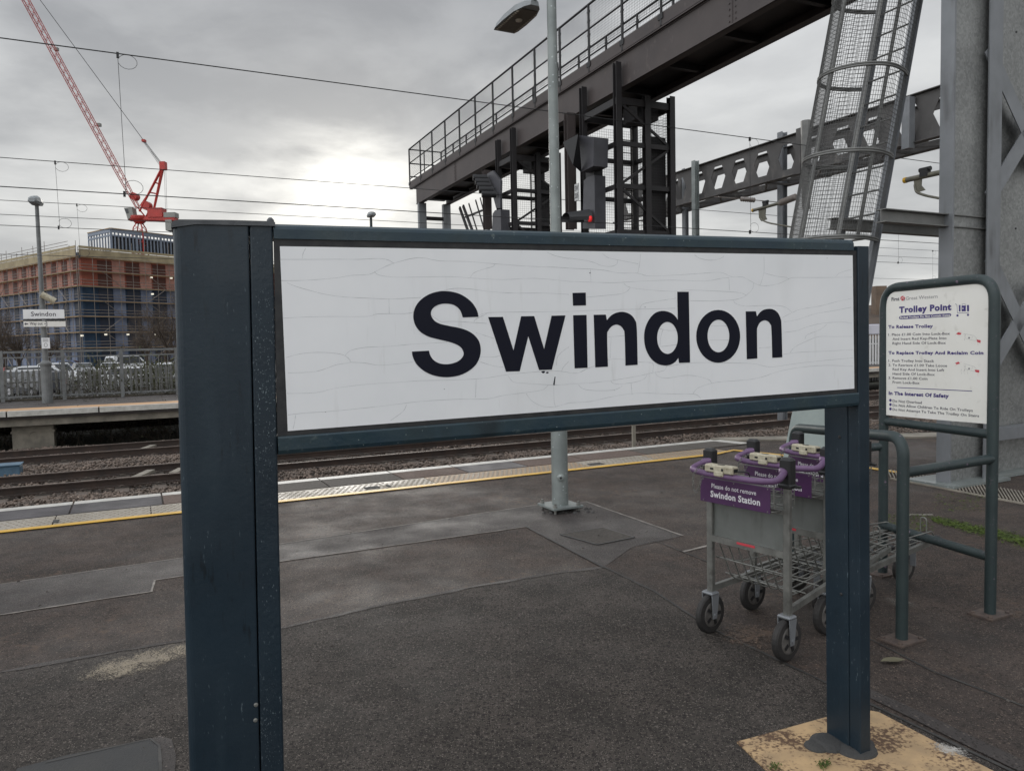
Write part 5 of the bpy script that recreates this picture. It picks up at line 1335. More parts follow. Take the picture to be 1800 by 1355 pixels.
# hanging cages
def cage(ga, gb, zb, xn=0.0):
    cg = MB(); cg.box(GH((ga + gb) / 2, 8.7, zb), (gb - ga + .2, 1.35, .14), (G3, H3, Z3)); 
    root = cg.build('signal_cage', 'steel_dark', gan)
    for g_, h, zt in ((ga, 8.08, 6.85), (gb, 8.08, 6.78), (ga, 9.32, 6.35), (gb, 9.32, 6.35), (ga, 8.74, 6.3)):
        mb = MB(); mb.ibeam(GH(g_, h, zb), GH(g_, h, zt), .12, .12, .012, .010, G3); mb.build('cage_post', 'steel_dark', root)
    for (A, Bp) in (((ga, 8.08), (ga, 9.32)), ((gb, 8.08), (gb, 9.32)), ((ga, 9.32), (gb, 9.32)), ((ga, 8.08), (gb, 8.08))):
        zs = [6.15, 5.35, 4.55, zb + .1]
        for i, z in enumerate(zs): mb = MB(); mb.bar(GH(*A, z), GH(*Bp, z), .05, .09 if i else .13); mb.build('cross_bar', 'steel_dark', root)
        for i in range(3 if A[0] == ga and Bp[0] == ga else 0):
            p, q = (A, Bp) if i % 2 == 0 else (Bp, A)
            mb = MB(); mb.bar(GH(*p, zs[i]), GH(*q, zs[i + 1]), .03, .05); mb.build('diagonal', 'steel_dark', root)
    mb = MB()
    for (A, Bp) in (((gb, 8.08), (gb, 9.32)), ((ga, 9.32), (gb, 9.32)), ((ga + .02, 8.6), (ga + .02, 9.32))):
        A_, B_ = GH(*A), GH(*Bp); L = np.linalg.norm(B_ - A_)
        for z in np.arange(zb + .1, 6.0, .055): mb.tube([A_ + Z3 * z, B_ + Z3 * z], .0028, 3, False)
        for f in np.arange(0, 1, .055 / L): mb.tube([A_ * (1 - f) + B_ * f + Z3 * (zb + .1), A_ * (1 - f) + B_ * f + Z3 * 6.0], .0028, 3, False)
    mb.build('mesh_infill', 'steel_dark', root)
    return root
ca = cage(12.42, 13.7, 3.58)
cb_ = cage(17.1, 18.0, 3.55)
for root, ga, gb in ((ca, 12.42, 13.7), (cb_, 17.1, 18.0)):
    mb = MB(); mb.box(GH(ga + .16, 9.02, 4.62), (.03, .54, 1.95), (G3, H3, Z3)); mb.build('back_plate', 'steel_dark', root)
    
    mb = MB(); mb.box(GH(ga + .5, 8.95, 6.1), (.5, .5, .3), (G3, H3, Z3)); mb.build('junction_box', 'steel_dark', root)
    # access ladder within the cage
    mb = MB()
    for hh in (8.95, 9.22): mb.bar(GH(gb - .1, hh, 3.6), GH(gb - .1, hh, 6.3), .02, .04)
    for z in np.arange(3.7, 6.2, .26): mb.tube([GH(gb - .1, 8.95, z), GH(gb - .1, 9.22, z)], .010, 5)
    mb.build('rung_ladder', 'steel_dark', root)

# signals mounted on the approach side (facing trains coming from the left)
def plane_pts(pts, c): return [pl(x, y, H3, c) for x, y in pts]
sgA = thing('railway_signal', 'grey hooded railway signal with a glowing red lamp on the nearer gantry cage', 'railway signal', pl(1030, 395, H3, 7.95))
P = plane_pts([(990, 252), (1016, 238), (1044, 241), (1043, 292), (1021, 303)], 7.62)
mb = MB(); mb.prism([P[1], P[2], P[3], P[4]], H3 * .32); mb.build('hood', 'signal_grey', sgA)
P2 = plane_pts([(990, 252), (1016, 238), (1020, 302), (1007, 290)], 7.35)
mb = MB(); mb.prism([P2[0], P2[1], P[1], P[0]], Z3 * .02)
vs = [P2[0], P2[1], P[4], P2[3]]; mb.prism(vs, H3 * .02); mb.build('hood', 'signal_black', sgA)
P = plane_pts([(1026, 318), (1032, 312), (1045, 308), (1046, 402), (1024, 402)], 7.8)
mb = MB(); mb.prism(P, H3 * .25); mb.build('casing', 'signal_grey', sgA)
mb = MB(); mb.prism(plane_pts([(1029, 302), (1044, 296), (1044, 312), (1030, 316)], 7.82), H3 * .2); mb.build('louvre', 'signal_black', sgA)
c = pl(1038, 385, H3, 7.74); mb = MB(); mb.lathe(c, -H3, [(0, .065), (.03, .06), (.04, .04)], 14); mb.build('lamp', 'red_lamp', sgA)
c = pl(1034, 384, H3, 7.76); fwd_h = nrm(-H3 + G3 * .55)
mb = MB(); vs = []; n_ = 10
for t in (0, .45):
    for k in range(n_):
        a = R_(-20) + R_(220) * k / (n_ - 1); vs.append(c + fwd_h * t + G3 * math.cos(a) * .17 + Z3 * math.sin(a) * (.17 - .05 * (t > 0)))
mb.add(vs, [(k, k + 1, n_ + k + 1, n_ + k) for k in range(n_ - 1)]); mb.add([v + V(0, 0, .006) for v in vs], [(k + 1, k, n_ + k, n_ + k + 1) for k in range(n_ - 1)]); mb.build('lamp_hood', 'signal_black', sgA)
mb = MB(); c = pl(1014, 338, H3, 7.9); mb.box(c, (.17, .012, .34), (G3, H3, Z3)); idp = mb.build('identity_plate', 'plate_white', sgA)
mb = MB(); fi = lambda a, b: c - H3 * .0075 + G3 * -a + Z3 * b
put_text(mb, 'SW', fi, -.065, .03, .13, .10, .02); put_text(mb, '205', fi, -.068, -.12, .136, .10, .02); mb.build('lettering', 'signal_black', idp)
mb = MB(); a = pl(1001, 200, H3, 7.98); b = pl(1003, 404, H3, 7.98); mb.ibeam(V(a[0], a[1], b[2]), a, .20, .14, .012, .01, G3); mb.build('mounting_post', 'steel_brown', sgA)
sgB = thing('railway_signal', 'grey signal with a stack of five short black hoods on the farther gantry cage', 'railway signal', pl(870, 395, H3, 7.95))
P = plane_pts([(856, 306), (866, 300), (880, 318), (879, 366), (872, 366)], 7.9); mb = MB(); mb.prism(P, H3 * .05); mb.build('back_plate', 'signal_grey', sgB)
mb = MB()
for i, (x, y) in enumerate(((856, 313), (860, 320), (863, 327), (867, 334), (872, 342))):
    c = pl(x, y, H3, 7.85); mb2 = MB(); mb2.tube([c, c - H3 * .35 + G3 * .10], .085, 10, True); mb2.build('hood', 'signal_black', sgB)
P = plane_pts([(866, 376), (870, 370), (880, 368), (881, 405), (865, 405)], 7.85); mb = MB(); mb.prism(P, H3 * .25); mb.build('casing', 'signal_grey', sgB)
mb = MB(); a = pl(855, 300, H3, 7.98); b = pl(856, 404, H3, 7.98); mb.ibeam(V(a[0], a[1], b[2]), a, .20, .14, .012, .01, G3); mb.build('mounting_post', 'steel_brown', sgB)
# raking access ladder hanging at the far end
ladf = thing('raking_ladder', 'thin dark raking ladder under the far left end of the gantry', 'ladder', GH(21.5, 8.9, 4))
for (xa, ya, xb, yb, w) in ((808, 365, 824, 410, .05), (814, 362, 832, 410, .05), (824, 358, 840, 410, .025), (836, 352, 853, 410, .025), (844, 348, 860, 410, .02)):
    a = pl(xa, ya, H3, 9.1); b = pl(xb, yb, H3, 9.1); mb = MB(); mb.bar(a, b, w, w * 2); mb.build('bar', 'steel_dark', ladf)
mb = MB()
for y0, y1, x0, x1 in ((382, 370, 818, 848),): mb.bar(pl(x0, y0, H3, 9.12), pl(x1, y1, H3, 9.12), .05, .05)
mb.build('tie', 'steel_dark', ladf)

# ================================================================== OVERHEAD LINE PORTAL
SP = 16.5; ZP0, ZP1 = 6.05, 7.15
DROP_TUBE = True
por = thing('overhead_line_portal', 'grey perforated steel portal beam with hexagonal holes behind the signal gantry', 'portal beam', TQ(SP, 10, ZP0))
q0 = float(pl(1700, 200, T3, SP) @ N3); q1 = float(pl(1110, 380, T3, SP) @ N3)
for ds, nm in ((0, 'web'), (.95, 'web')):
    mb = MB(); pitch_ = .93; q = q0; k = 0
    while q < q1:
        hx = [(q + pitch_ / 2 + .33 * math.cos(a), (ZP0 + ZP1) / 2 + .40 * math.sin(a)) for a in [math.pi / 3 * i for i in range(6)]]
        mb.plate([(q, ZP0), (q + pitch_, ZP0), (q + pitch_, ZP1), (q, ZP1)], [hx], lambda a, b: TQ(SP + ds, a, b), T3 * .016)
        q += pitch_
    wb = mb.build(nm, 'ole', por)
    mb = MB()
    for z in (ZP0, ZP1): mb.bar(TQ(SP + ds + .008, q0, z), TQ(SP + ds + .008, q, z), .22, .02)
    for qq in np.arange(q0 + 4.6, q, 6.2):
        mb.box(TQ(SP + ds + .008, qq, (ZP0 + ZP1) / 2 + .03), (.26, .16, ZP1 - ZP0 + .12), (T3, N3, Z3))
    mb.build('flange', 'ole', wb)
mb = MB(); q = q0
while q < q1:
    mb.bar(TQ(SP, q, ZP0 + .02), TQ(SP + .95, q + .98, ZP0 + .02), .06, .05); mb.bar(TQ(SP + .95, q + .98, ZP0 + .02), TQ(SP, q + 1.96, ZP0 + .02), .06, .05)
    mb.bar(TQ(SP, q, ZP0 + .0), TQ(SP + .95, q, ZP0 + .0), .06, .06); q += 1.96
mb.build('lacing', 'ole', por)
for x, yt, wd in ((1375, 233, .2), (1204, 297, .16)):
    p = pl(x, yt, T3, SP + .8); p2 = V(p[0], p[1], -1.2); mb = MB(); mb.ibeam(p2, p, wd, wd, .014, .012, T3); mb.build('mast', 'galv_flat', por)
p = pl(1222, 283, T3, SP - .2); mb = MB(); mb.ibeam(V(p[0], p[1], -1.2), p, .17, .17, .014, .012, T3); mb.build('mast', 'galv_pole', por)
p = pl(1597, 172, T3, SP - .15); pb = pl(1597, 262, T3, SP - .15); mb = MB(); mb.box(V(p[0], p[1], (p[2] + pb[2]) / 2), (.2, .2, p[2] - pb[2]), (T3, N3, Z3)); mb.build('hanger', 'galv_flat', por)
p = pl(1420, 212, T3, SP - .25); pb = pl(1417, 368, T3, SP - .25); mb = MB(); mb.lathe(V(pb[0], pb[1], pb[2]), Z3, [(0, .09), (.0, .105), (p[2] - pb[2], .14)], 10); mb.build('drop_tube', 'galv_dull', por)
# cantilever arms
def cantilever(lab, tube_px, ins_px, brk, arm_px, s_c):
    f = lambda x, y: pl(x, y, T3, s_c)
    t = thing('cantilever_arm', lab, 'cantilever arm', f(*tube_px[0]), 'cantilever arms holding the overhead wires')
    mb = MB(); mb.tube([f(*p) for p in tube_px], .045, 10); mb.build('tube', 'arm', t)
    if ins_px:
        a, b = f(*ins_px[0]), f(*ins_px[1]); L = np.linalg.norm(b - a); prof = []
        for k in range(10): prof += [(L * k / 10, .05), (L * (k + .5) / 10, .095), (L * (k + .95) / 10, .05)]
        mb = MB(); mb.lathe(a, b - a, prof, 12); mb.build('insulator', 'insul', t)
    P = [f(*p) for p in brk]; mb = MB()
    uu = nrm(P[1] - P[0]); cc = sum(P) / len(P)
    mb.prism(P, T3 * .02); mb.build('registration_plate', 'arm', t)
    mb = MB(); mb.tube(arc_path([f(*p) for p in arm_px], .15), .022, 8); mb.build('steady_arm', 'arm', t)
    mb = MB(); mb.lathe(f(*tube_px[0]), f(*tube_px[0]) - f(*tube_px[1]), [(-.02, .05), (.03, .05)], 10); mb.build('end_cap', 'yellow_line', t)
    mb = MB(); c = f(*(np.array(tube_px[0]) * .55 + np.array(tube_px[1]) * .45 + np.array([0, -6]))); mb.box(c, (.1, .14, .14), (T3, N3, Z3)); mb.tube([c - N3 * .1 + Z3 * .05, c + N3 * .1 + Z3 * .05], .04, 6); mb.build('wire_clamp', 'gasket', t)
cantilever('pale cantilever arm with a ribbed insulator seen between the sign top and the mesh cage', [(1324, 370), (1372, 357)], [(1371, 357), (1400, 346)], [(1333, 368), (1346, 366), (1345, 379), (1348, 386), (1338, 389), (1334, 383)], [(1337, 386), (1350, 392), (1395, 400)], SP - .3)
cantilever('pale cantilever arm ending in sky just left of the galvanised tower', [(1592, 317), (1668, 300)], None, [(1606, 316), (1620, 313), (1619, 326), (1626, 334), (1614, 338), (1607, 333)], [(1608, 325), (1610, 338), (1626, 344), (1668, 352)], SP - 4.5)
# overhead wires
def wire_span(lab, q, y0s, r_=(.0075, .0065), s0=-40, s1=140, group='overhead line wires', drops=(), catn='overhead wire', stub=None):
    A = ray(0, 600); 
    pts = [aq(0, y, q) for y in y0s]; zs = [p[2] for p in pts]
    t = thing('overhead_line', lab, catn, TQ(0, q, zs[-1]), group)
    for z, rr_ in zip(zs, r_):
        mb = MB(); mb.tube([TQ(s, q, z) for s in np.linspace(s0, s1, 24)], rr_, 5); mb.build('wire', 'wire', t)
    for (x, yt) in drops:
        s_ = float(aq(x, yt, q) @ T3); mb = MB()
        mb.tube([TQ(s_, q, zs[0]), TQ(s_ + .02, q, zs[-1])], .0035, 4)
        for z in (zs[0], zs[-1]):
            mb.box(TQ(s_, q, z + (.0 if z == zs[-1] else -.02)), (.03, .03, .07), (T3, N3, Z3))
            mb.tube([TQ(s_ + .11 + .11 * math.cos(a), q, z + (.09 if z == zs[-1] else -.09) + .09 * math.sin(a)) for a in np.linspace(math.pi * .9, -math.pi * .9, 14)], .003, 4)
        mb.build('dropper', 'wire', t)
    return t
wire_span('nearest pair of overhead wires, the upper one crossing the sky high above the crane', 11.0, (67, 328), drops=((207, 102), (1318, 262)))
wire_span('middle pair of overhead wires over the nearer visible track', 17.1, (277, 396), drops=((97, 288), (1579, 420)))
wire_span('lowest pair of overhead wires passing behind the far lamp head', 21.7, (352, 447), drops=((135, 360), (1640, 400)))
wire_span('single overhead wire over the far platform edge', 24.0, (377,), r_=(.008,))
c = aq(1302, 350, 17.1); mb = MB(); L = .55; prof = []
for k in range(7): prof += [(L * k / 7, .04), (L * (k + .5) / 7, .075), (L * (k + .95) / 7, .04)]
mb.lathe(c, T3, prof, 10); mb.tube([c - T3 * 1.0 + Z3 * 0, c], .012, 5); mb.tube([c + T3 * L, c + T3 * (L + 1.2)], .012, 5)
mb.build('line_insulator', 'insul', loc=c, label='brown ribbed insulator strung in a wire just left of the cantilever arm', cat='insulator')
# ================================================================== FAR PLATFORM FURNITURE
fl = gp(84, 708)
flm = thing('lamp_post', 'lamp post on the far platform at left with a camera and signs on it', 'lamp post', fl)
mb = MB(); mb.lathe(fl, Z3, [(0, .155), (1.15, .155), (1.22, .17), (1.26, .17), (1.34, .085), (1.4, .085)], 16); mb.build('pole_base', 'fence', flm)
ht = ay(70, 362, fl[1])[2]
mb = MB(); mb.lathe(fl + V(0, 0, 1.35), Z3, [(0, .085), (2.0, .08), (2.1, .068), (ht - 1.35, .055)], 12); mb.build('pole', 'fence', flm)
def lantern(parent, top, d, k=1.0):
    mb = MB(); pr = [(-.28, .05, .06), (-.2, .12, .10), (.05, .15, .13), (.30, .13, .09), (.36, .08, .05)]
    vs = []; fs = []; s = np.cross(d, Z3)
    for t, w, h in pr:
        c = top + d * t * k
        for a, b in ((-1, 0), (-.8, .7), (-.3, 1), (.3, 1), (.8, .7), (1, 0), (.7, -.45), (-.7, -.45)): vs.append(c + s * w * a * k + Z3 * h * b * k * 1.2)
    for i in range(4):
        for j in range(8): fs.append((i * 8 + j, i * 8 + (j + 1) % 8, i * 8 + 8 + (j + 1) % 8, i * 8 + 8 + j))
    fs += [tuple(range(8)), tuple(range(32, 40))]
    mb.add(vs, fs); return mb.build('lamp_head', 'lamp_head', parent)
lantern(flm, fl + V(0, 0, ht + .1), -N3 * .8 + T3 * -.2, 1.3)
c = pl(82, 522, N3, float(fl @ N3) - .15); mb = MB(); mb.tube([c + T3 * -.14 + Z3 * .08, c + T3 * .22 - Z3 * .14], .10, 10); mb.bar(fl + V(0, 0, c[2]), c, .05, .05); mb.build('camera', 'cream', flm)
def signbox(parent, name, x0, y0, x1, y1, off, mat):
    q = float(fl @ N3) - off; a = pl(x0, y0, N3, q); b = pl(x1, y1, N3, q); sa, sb = a @ T3, b @ T3
    o = (lambda s, z, d=0: T3 * s + N3 * (q - d) + Z3 * z)
    mb = MB(); mb.prism([o(sa, b[2]), o(sb, b[2]), o(sb, a[2]), o(sa, a[2])], N3 * .05); s = mb.build(name, mat, parent); return s, o, sa, sb, b[2], a[2]
s, o, sa, sb, z0, z1 = signbox(flm, 'name_sign', 40, 544, 113.5, 561, .14, 'panel')
mb = MB(); w = sb - sa; put_text(mb, 'Swindon', lambda a, b: o(a, b, .004), sa + w * .19, z0 + (z1 - z0) * .32, w * .60, (z1 - z0) * .44, .01); mb.build('lettering', 'ink', s)
s, o, sa, sb, z0, z1 = signbox(flm, 'sign_strip', 40.5, 560, 114, 565, .14, 'signal_black')
mb = MB(); put_text(mb, 'to', lambda a, b: o(a, b, .004), sa + w * .45, z0 + .02, w * .08, .05, .0); mb.build('lettering', 'white_txt', s)
s, o, sa, sb, z0, z1 = signbox(flm, 'way_out_sign', 41, 564.5, 115.5, 574, .14, 'notice'); h = z1 - z0
mb = MB(); put_text(mb, 'Way out', lambda a, b: o(a, b, .004), sa + w * .15, z0 + h * .32, w * .31, h * .5, .01)
mb.add([o(sa + w * .02, z0 + h * .5, .004), o(sa + w * .06, z0 + h * .25, .004), o(sa + w * .06, z0 + h * .75, .004)], [(0, 1, 2)]); mb.add([o(sa + w * x, z0 + h * y, .004) for x, y in ((.05, .42), (.11, .42), (.11, .58), (.05, .58))], [(0, 1, 2, 3)])
mb.add([o(sa + w * x, z0 + h * y, .004) for x, y in ((.50, .44), (.545, .44), (.545, .56), (.50, .56))], [(0, 1, 2, 3)])
for (x0, y0, x1, y1) in ((.555, .12, .57, .88), (.52, .82, .57, .9), (.52, .1, .57, .18)): mb.add([o(sa + w * x, z0 + h * y, .0045) for x, y in ((x0, y0), (x1, y0), (x1, y1), (x0, y1))], [(0, 1, 2, 3)])
mb.build('lettering', 'ink', s)
s, o, sa, sb, z0, z1 = signbox(flm, 'small_notice', 72.5, 594, 88, 612.5, .16, 'panel'); w2 = sb - sa; h = z1 - z0
mb = MB()
for i in range(3): mb.add([o(sa + w2 * x, z0 + h * y, .004) for x, y in ((.15, .85 - i * .1), (.85, .85 - i * .1), (.85, .89 - i * .1), (.15, .89 - i * .1))], [(0, 1, 2, 3)])
c0 = (.5, .33)
for k in range(12):
    a, b = k * math.pi / 6, (k + 1) * math.pi / 6; mb.add([o(sa + w2 * (c0[0] + r_ * math.cos(t)), z0 + h * (c0[1] + r_ * .9 * math.sin(t)), .004) for r_, t in ((.22, a), (.22, b), (.17, b), (.17, a))], [(0, 1, 2, 3)])
mb.build('print', 'thin_ink', s)
p = aq(652, 383, 28.0); l2 = thing('lamp_post', 'far lamp whose grey head alone shows above the big sign', 'lamp post', V(p[0], p[1], 0))
mb = MB(); mb.lathe(V(p[0], p[1], 0), Z3, [(0, .12), (1.2, .12), (1.3, .06), (p[2], .05)], 10); mb.build('pole', 'pipe', l2); lantern(l2, p + V(0, 0, .08), -N3, .95)

# platform back fence
pf = thing('railing_fence', 'grey metal railing with thin upright bars along the back of the far platform', 'fence', TQ(-8, 29.3, 0))
PQ = 29.3; s_a = float(aq(5, 700, PQ) @ T3); s_b = float(aq(114, 700, PQ) @ T3); step = s_b - s_a
mb = MB()
for z, h in ((1.62, .07), (1.44, .045), (.16, .05)): mb.bar(TQ(s_a - 3 * step, PQ, z), TQ(s_a + 22 * step, PQ, z), .04, h)
mb.build('rails', 'fence', pf)
for i in range(-2, 23):
    mb = MB(); mb.box(TQ(s_a + i * step, PQ, .83), (.11, .08, 1.68), (T3, N3, Z3)); mb.build('fence_post', 'fence', pf)
mb = MB()
for s_ in np.arange(s_a - 2 * step, s_a + 22 * step, .30): mb.bar(TQ(s_, PQ, .16), TQ(s_, PQ, 1.44), .016, .016)
o_ = mb.build('infill_bars', 'fence', pf)
pa = thing('palisade_fence', 'pale grey palisade fence half buried in brambles behind the railing', 'fence', TQ(-8, 31.4, -1))
mb = MB()
for s_ in np.arange(-22, 70, .17):
    zt = .92 + .03 * math.sin(s_); mb.prism([TQ(s_, 31.4, -.95), TQ(s_ + .085, 31.4, -.95), TQ(s_ + .085, 31.4, zt), TQ(s_ + .0425, 31.4, zt + .09), TQ(s_, 31.4, zt)], N3 * .02)
mb.build('pales', 'palisade', pa)
mb = MB()
for z in (-.3, .55): mb.bar(TQ(-22, 31.45, z), TQ(70, 31.45, z), .04, .05)
mb.build('rails', 'palisade', pa)

# brambles and twigs
def bramble(name, nst, s0, s1, qa, qb, z0, hmax, leafn, seed, thick=.006):
    r = np.random.default_rng(seed); mb = MB(); lf = MB()
    for k in range(nst):
        s_, q = r.uniform(s0, s1), r.uniform(qa, qb); p = TQ(s_, q, z0); a = r.uniform(0, 6.28); L = r.uniform(.5, 1.0) * hmax
        d = V(math.cos(a) * .5, math.sin(a) * .5, 1.2); P = [p]
        n_ = 7
        for i in range(n_):
            d = nrm(d + V(r.normal(0, .28), r.normal(0, .28), -.26)); P.append(P[-1] + d * L / n_ * 1.4)
        mb.tube(P, [thick * (1 - .6 * i / n_) for i in range(n_ + 1)], 3, False)
        for i in range(2, n_ + 1):
            if r.random() < leafn:
                c = P[i]; u = nrm(r.normal(0, 1, 3)); w = nrm(np.cross(u, r.normal(0, 1, 3))); l = r.uniform(.02, .05)
                lf.add([c, c + u * l + w * l * .5, c + u * l * 2, c + u * l - w * l * .5], [(0, 1, 2, 3)])
    b = len(mb.v); mb.add(lf.v, [f for f in lf.f], 1)
    return mb.build(name, ['bramble', 'bramble_leaf'], kind='stuff')
bramble('brambles', 3800, -14, 14, 29.65, 31.2, -1.0, 2.1, .5, 3, .009)
bramble('brambles', 1500, 14, 60, 29.65, 31.2, -1.0, 2.0, .4, 5, .01)
bramble('brambles', 1800, -14, 30, 25.6, 28.6, -1.2, 1.3, .3, 4, .010)
bramble('brambles', 500, -10, 10, 31.6, 33, -.95, 1.9, .4, 6, .008)
# pale sheeting on the slope behind the palisade
def tree(label, base, h, spread, seed, trunk_r, levels=5, fine=1.0, group=None, n0=3):
    r = np.random.default_rng(seed)
    t = thing('bare_tree', label, 'tree', base, group)
    tk = MB(); cr = MB(); leaf = MB()
    def grow(p, d, L, rad, lv):
        n_ = 4; P = [p]; dd = d
        for i in range(n_):
            dd = nrm(dd + V(*r.normal(0, .13, 3))); P.append(P[-1] + dd * L / n_)
        R = [rad * (1 - .35 * i / n_) for i in range(n_ + 1)]
        (tk if lv == 0 else cr).tube(P, R, 6 if lv < 2 else 3, False)
        if lv >= levels: return
        nb = n0 + int(r.integers(0, 2)) if lv < 3 else 3
        for k in range(nb):
            i = int(r.integers(1 if lv else 2, n_ + 1)); a = r.uniform(0, 6.28)
            s1_ = nrm(np.cross(dd, V(math.cos(a), math.sin(a), .3)))
            nd = nrm(dd * r.uniform(.5, 1.0) + s1_ * spread * r.uniform(.6, 1.1) + V(0, 0, .12))
            grow(P[i], nd, L * r.uniform(.6, .82), R[i] * .66, lv + 1)
    for k in range(2 if trunk_r < .1 else 1): grow(base, nrm(V(r.normal(0, .1), r.normal(0, .1), 1)), h * .33, trunk_r, 0)
    tk.build('trunk', 'bark', t); cr.build('crown', 'bark', t)
    return t
for i, (x, D, h, sd, lab) in enumerate(((8, 62, 8.2, 1, 'leafless brown tree in front of the scaffolding at the left edge'),
        (38, 66, 7.2, 2, 'leafless brown tree right behind the far lamp post signs'), (95, 70, 6.0, 9, 'low bare tree right of the far signs'),
        (285, 60, 8.4, 4, 'leafless brown tree in front of the blue scaffolding, beside the left sign post'),
        (262, 72, 7.2, 5, 'smaller bare tree between the blue scaffolding and the big sign'), (318, 66, 9.0, 6, 'bare tree partly hidden by the left sign post'))):
    b = ay(x, 640, D); b[2] = -.95; tree(lab, b, h, .7, sd, .16, levels=6, n0=4, group='bare trees round the car park')
for i, (x, D, w) in enumerate(((180, 50, 3), (250, 47, 4), (300, 45, 3))):
    r = np.random.default_rng(30 + i); mb = MB(); b = ay(x, 640, D); b[2] = -.95
    for k in range(900):
        c = b + V(r.normal(0, w * .45), r.normal(0, .8), abs(r.normal(0, 1)) * .75 + .3); u = nrm(r.normal(0, 1, 3)); v_ = nrm(np.cross(u, r.normal(0, 1, 3))); l = r.uniform(.06, .14)
        mb.add([c, c + u * l + v_ * l * .5, c + u * l * 2, c + u * l - v_ * l * .5], [(0, 1, 2, 3)])
    for k in range(60):
        c = b + V(r.normal(0, w * .4), r.normal(0, .6), 0); mb.tube([c, c + V(r.normal(0, .3), r.normal(0, .3), r.uniform(.8, 2.1))], .02, 3, False)
    mb.build('shrub', 'bramble_leaf', loc=b, label=('low ragged shrub beside the parked white estate car', 'low ragged shrub behind the white estate car', 'ragged shrub close to the left sign post')[i], cat='shrub', group='shrubs in the car park')

# ---- parked cars
def make_car(kind, paint, label, pos, rz, parent=None):
    t = thing('parked_car', label, 'car' if kind != 'van' else 'van', (0, 0, 0), 'cars in the car park')
    L, W, H = dict(hatch=(4.0, 1.72, 1.48), estate=(4.6, 1.8, 1.50), suv=(4.5, 1.85, 1.68), van=(4.9, 1.9, 1.95))[kind]
    hl = L / 2
    if kind == 'van': body = [(-hl, .35), (-hl, 1.0), (-hl + .05, 1.75), (-hl + .25, H), (hl - 1.5, H), (hl - .75, 1.12), (hl - .1, .95), (hl, .6), (hl, .3)]
    elif kind == 'estate': body = [(-hl, .4), (-hl + .02, .95), (-hl + .5, H - .04), (-hl + .9, H), (hl - 2.2, H), (hl - 1.3, .98), (hl - .25, .82), (hl, .6), (hl, .3)]
    else: body = [(-hl, .4), (-hl + .03, 1.0), (-hl + .35, H - .08), (-hl + .7, H), (hl - 2.0, H), (hl - 1.15, 1.0), (hl - .2, .86), (hl, .6), (hl, .3)]
    body += [(hl - .35, .22), (-hl + .3, .22)]
    mb = MB(); n = len(body)
    def ins(z): return W / 2 - (0 if z < .95 else (z - .95) / (H - .95) * .22) - (.03 if z < .4 else 0)
    vs = [V(x, s * ins(z), z) for s in (-1, 1) for x, z in body]
    tri = tessellate_polygon([[Vector((x, z, 0)) for x, z in body]])
    fs = [tuple(q) for q in tri] + [tuple(i + n for i in q) for q in tri] + [(i, (i + 1) % n, n + (i + 1) % n, n + i) for i in range(n)]
    mb.add(vs, fs); mb.build('body', paint, t)
    zt, zb_ = H - .10, 1.0
    for s in (-1, 1):
        mb = MB(); xr0 = -hl + .22; xf = hl - (1.5 if kind == 'van' else 2.1)
        P = [(xr0 + .05, zb_), (hl - (1.05 if kind == 'van' else 1.5), zb_), (xf, zt), (xr0 + .4, zt)]
        mb.prism([V(x, s * (ins(z) + .002), z) for x, z in P], V(0, s * .008, 0)); mb.build('side_window', 'glass', t)
    i0 = 4; a, b = body[i0], body[i0 + 1]
    mb = MB()
    mb.add([V(a[0] + (b[0] - a[0]) * f + .012, s * (ins(a[1] + (b[1] - a[1]) * f) - .07), a[1] + (b[1] - a[1]) * f + .012) for s, f in ((-1, .12), (1, .12), (1, .9), (-1, .9))], [(0, 1, 2, 3)]); mb.build('windscreen', 'glass', t)
    a, b = body[1], body[2]; mb = MB()
    mb.add([V(a[0] + (b[0] - a[0]) * f - .012, s * (ins(a[1] + (b[1] - a[1]) * f) - .1), a[1] + (b[1] - a[1]) * f + .012) for s, f in ((-1, .12), (1, .12), (1, .95), (-1, .95))], [(0, 1, 2, 3)]); mb.build('rear_window', 'glass', t)
    for s in (-1, 1):
        for x in (-hl + .78, hl - .82):
            mb = MB(); mb.lathe(V(x, s * (W / 2 - .2), .31), V(0, s, 0), [(0, .31), (.2, .31), (.21, .29)], 16); wh = mb.build('wheel', 'tyre', t)
            mb = MB(); mb.lathe(V(x, s * (W / 2 + .01), .31), V(0, s, 0), [(0, .2), (.012, .19)], 10); mb.build('rim', 'alloy', wh)
        mb = MB(); mb.box(V(-hl + .0, s * (W / 2 - .14), .85), (.06, .2, .2)); mb.build('tail_light', 'red_light', t)
        mb = MB(); mb.box(V(hl - .06, s * (W / 2 - .25), .70), (.12, .34, .13)); mb.build('headlight', 'clearlight', t)
    mb = MB(); mb.box(V(hl + .0, 0, .48), (.03, W * .6, .2)); mb.build('grille', 'tyre', t)
    mb = MB(); mb.box(V(hl + .02, 0, .40), (.01, .5, .11)); mb.build('number_plate', 'plate_white', t)
    t.location = tuple(pos); t.rotation_euler = (0, 0, rz)
def cpos(x, D): p = ay(x, 640, D); return (p[0], p[1], -.95)
face = lambda x: math.atan2(-1, -(x - 900) / 1330.0)     # towards the camera
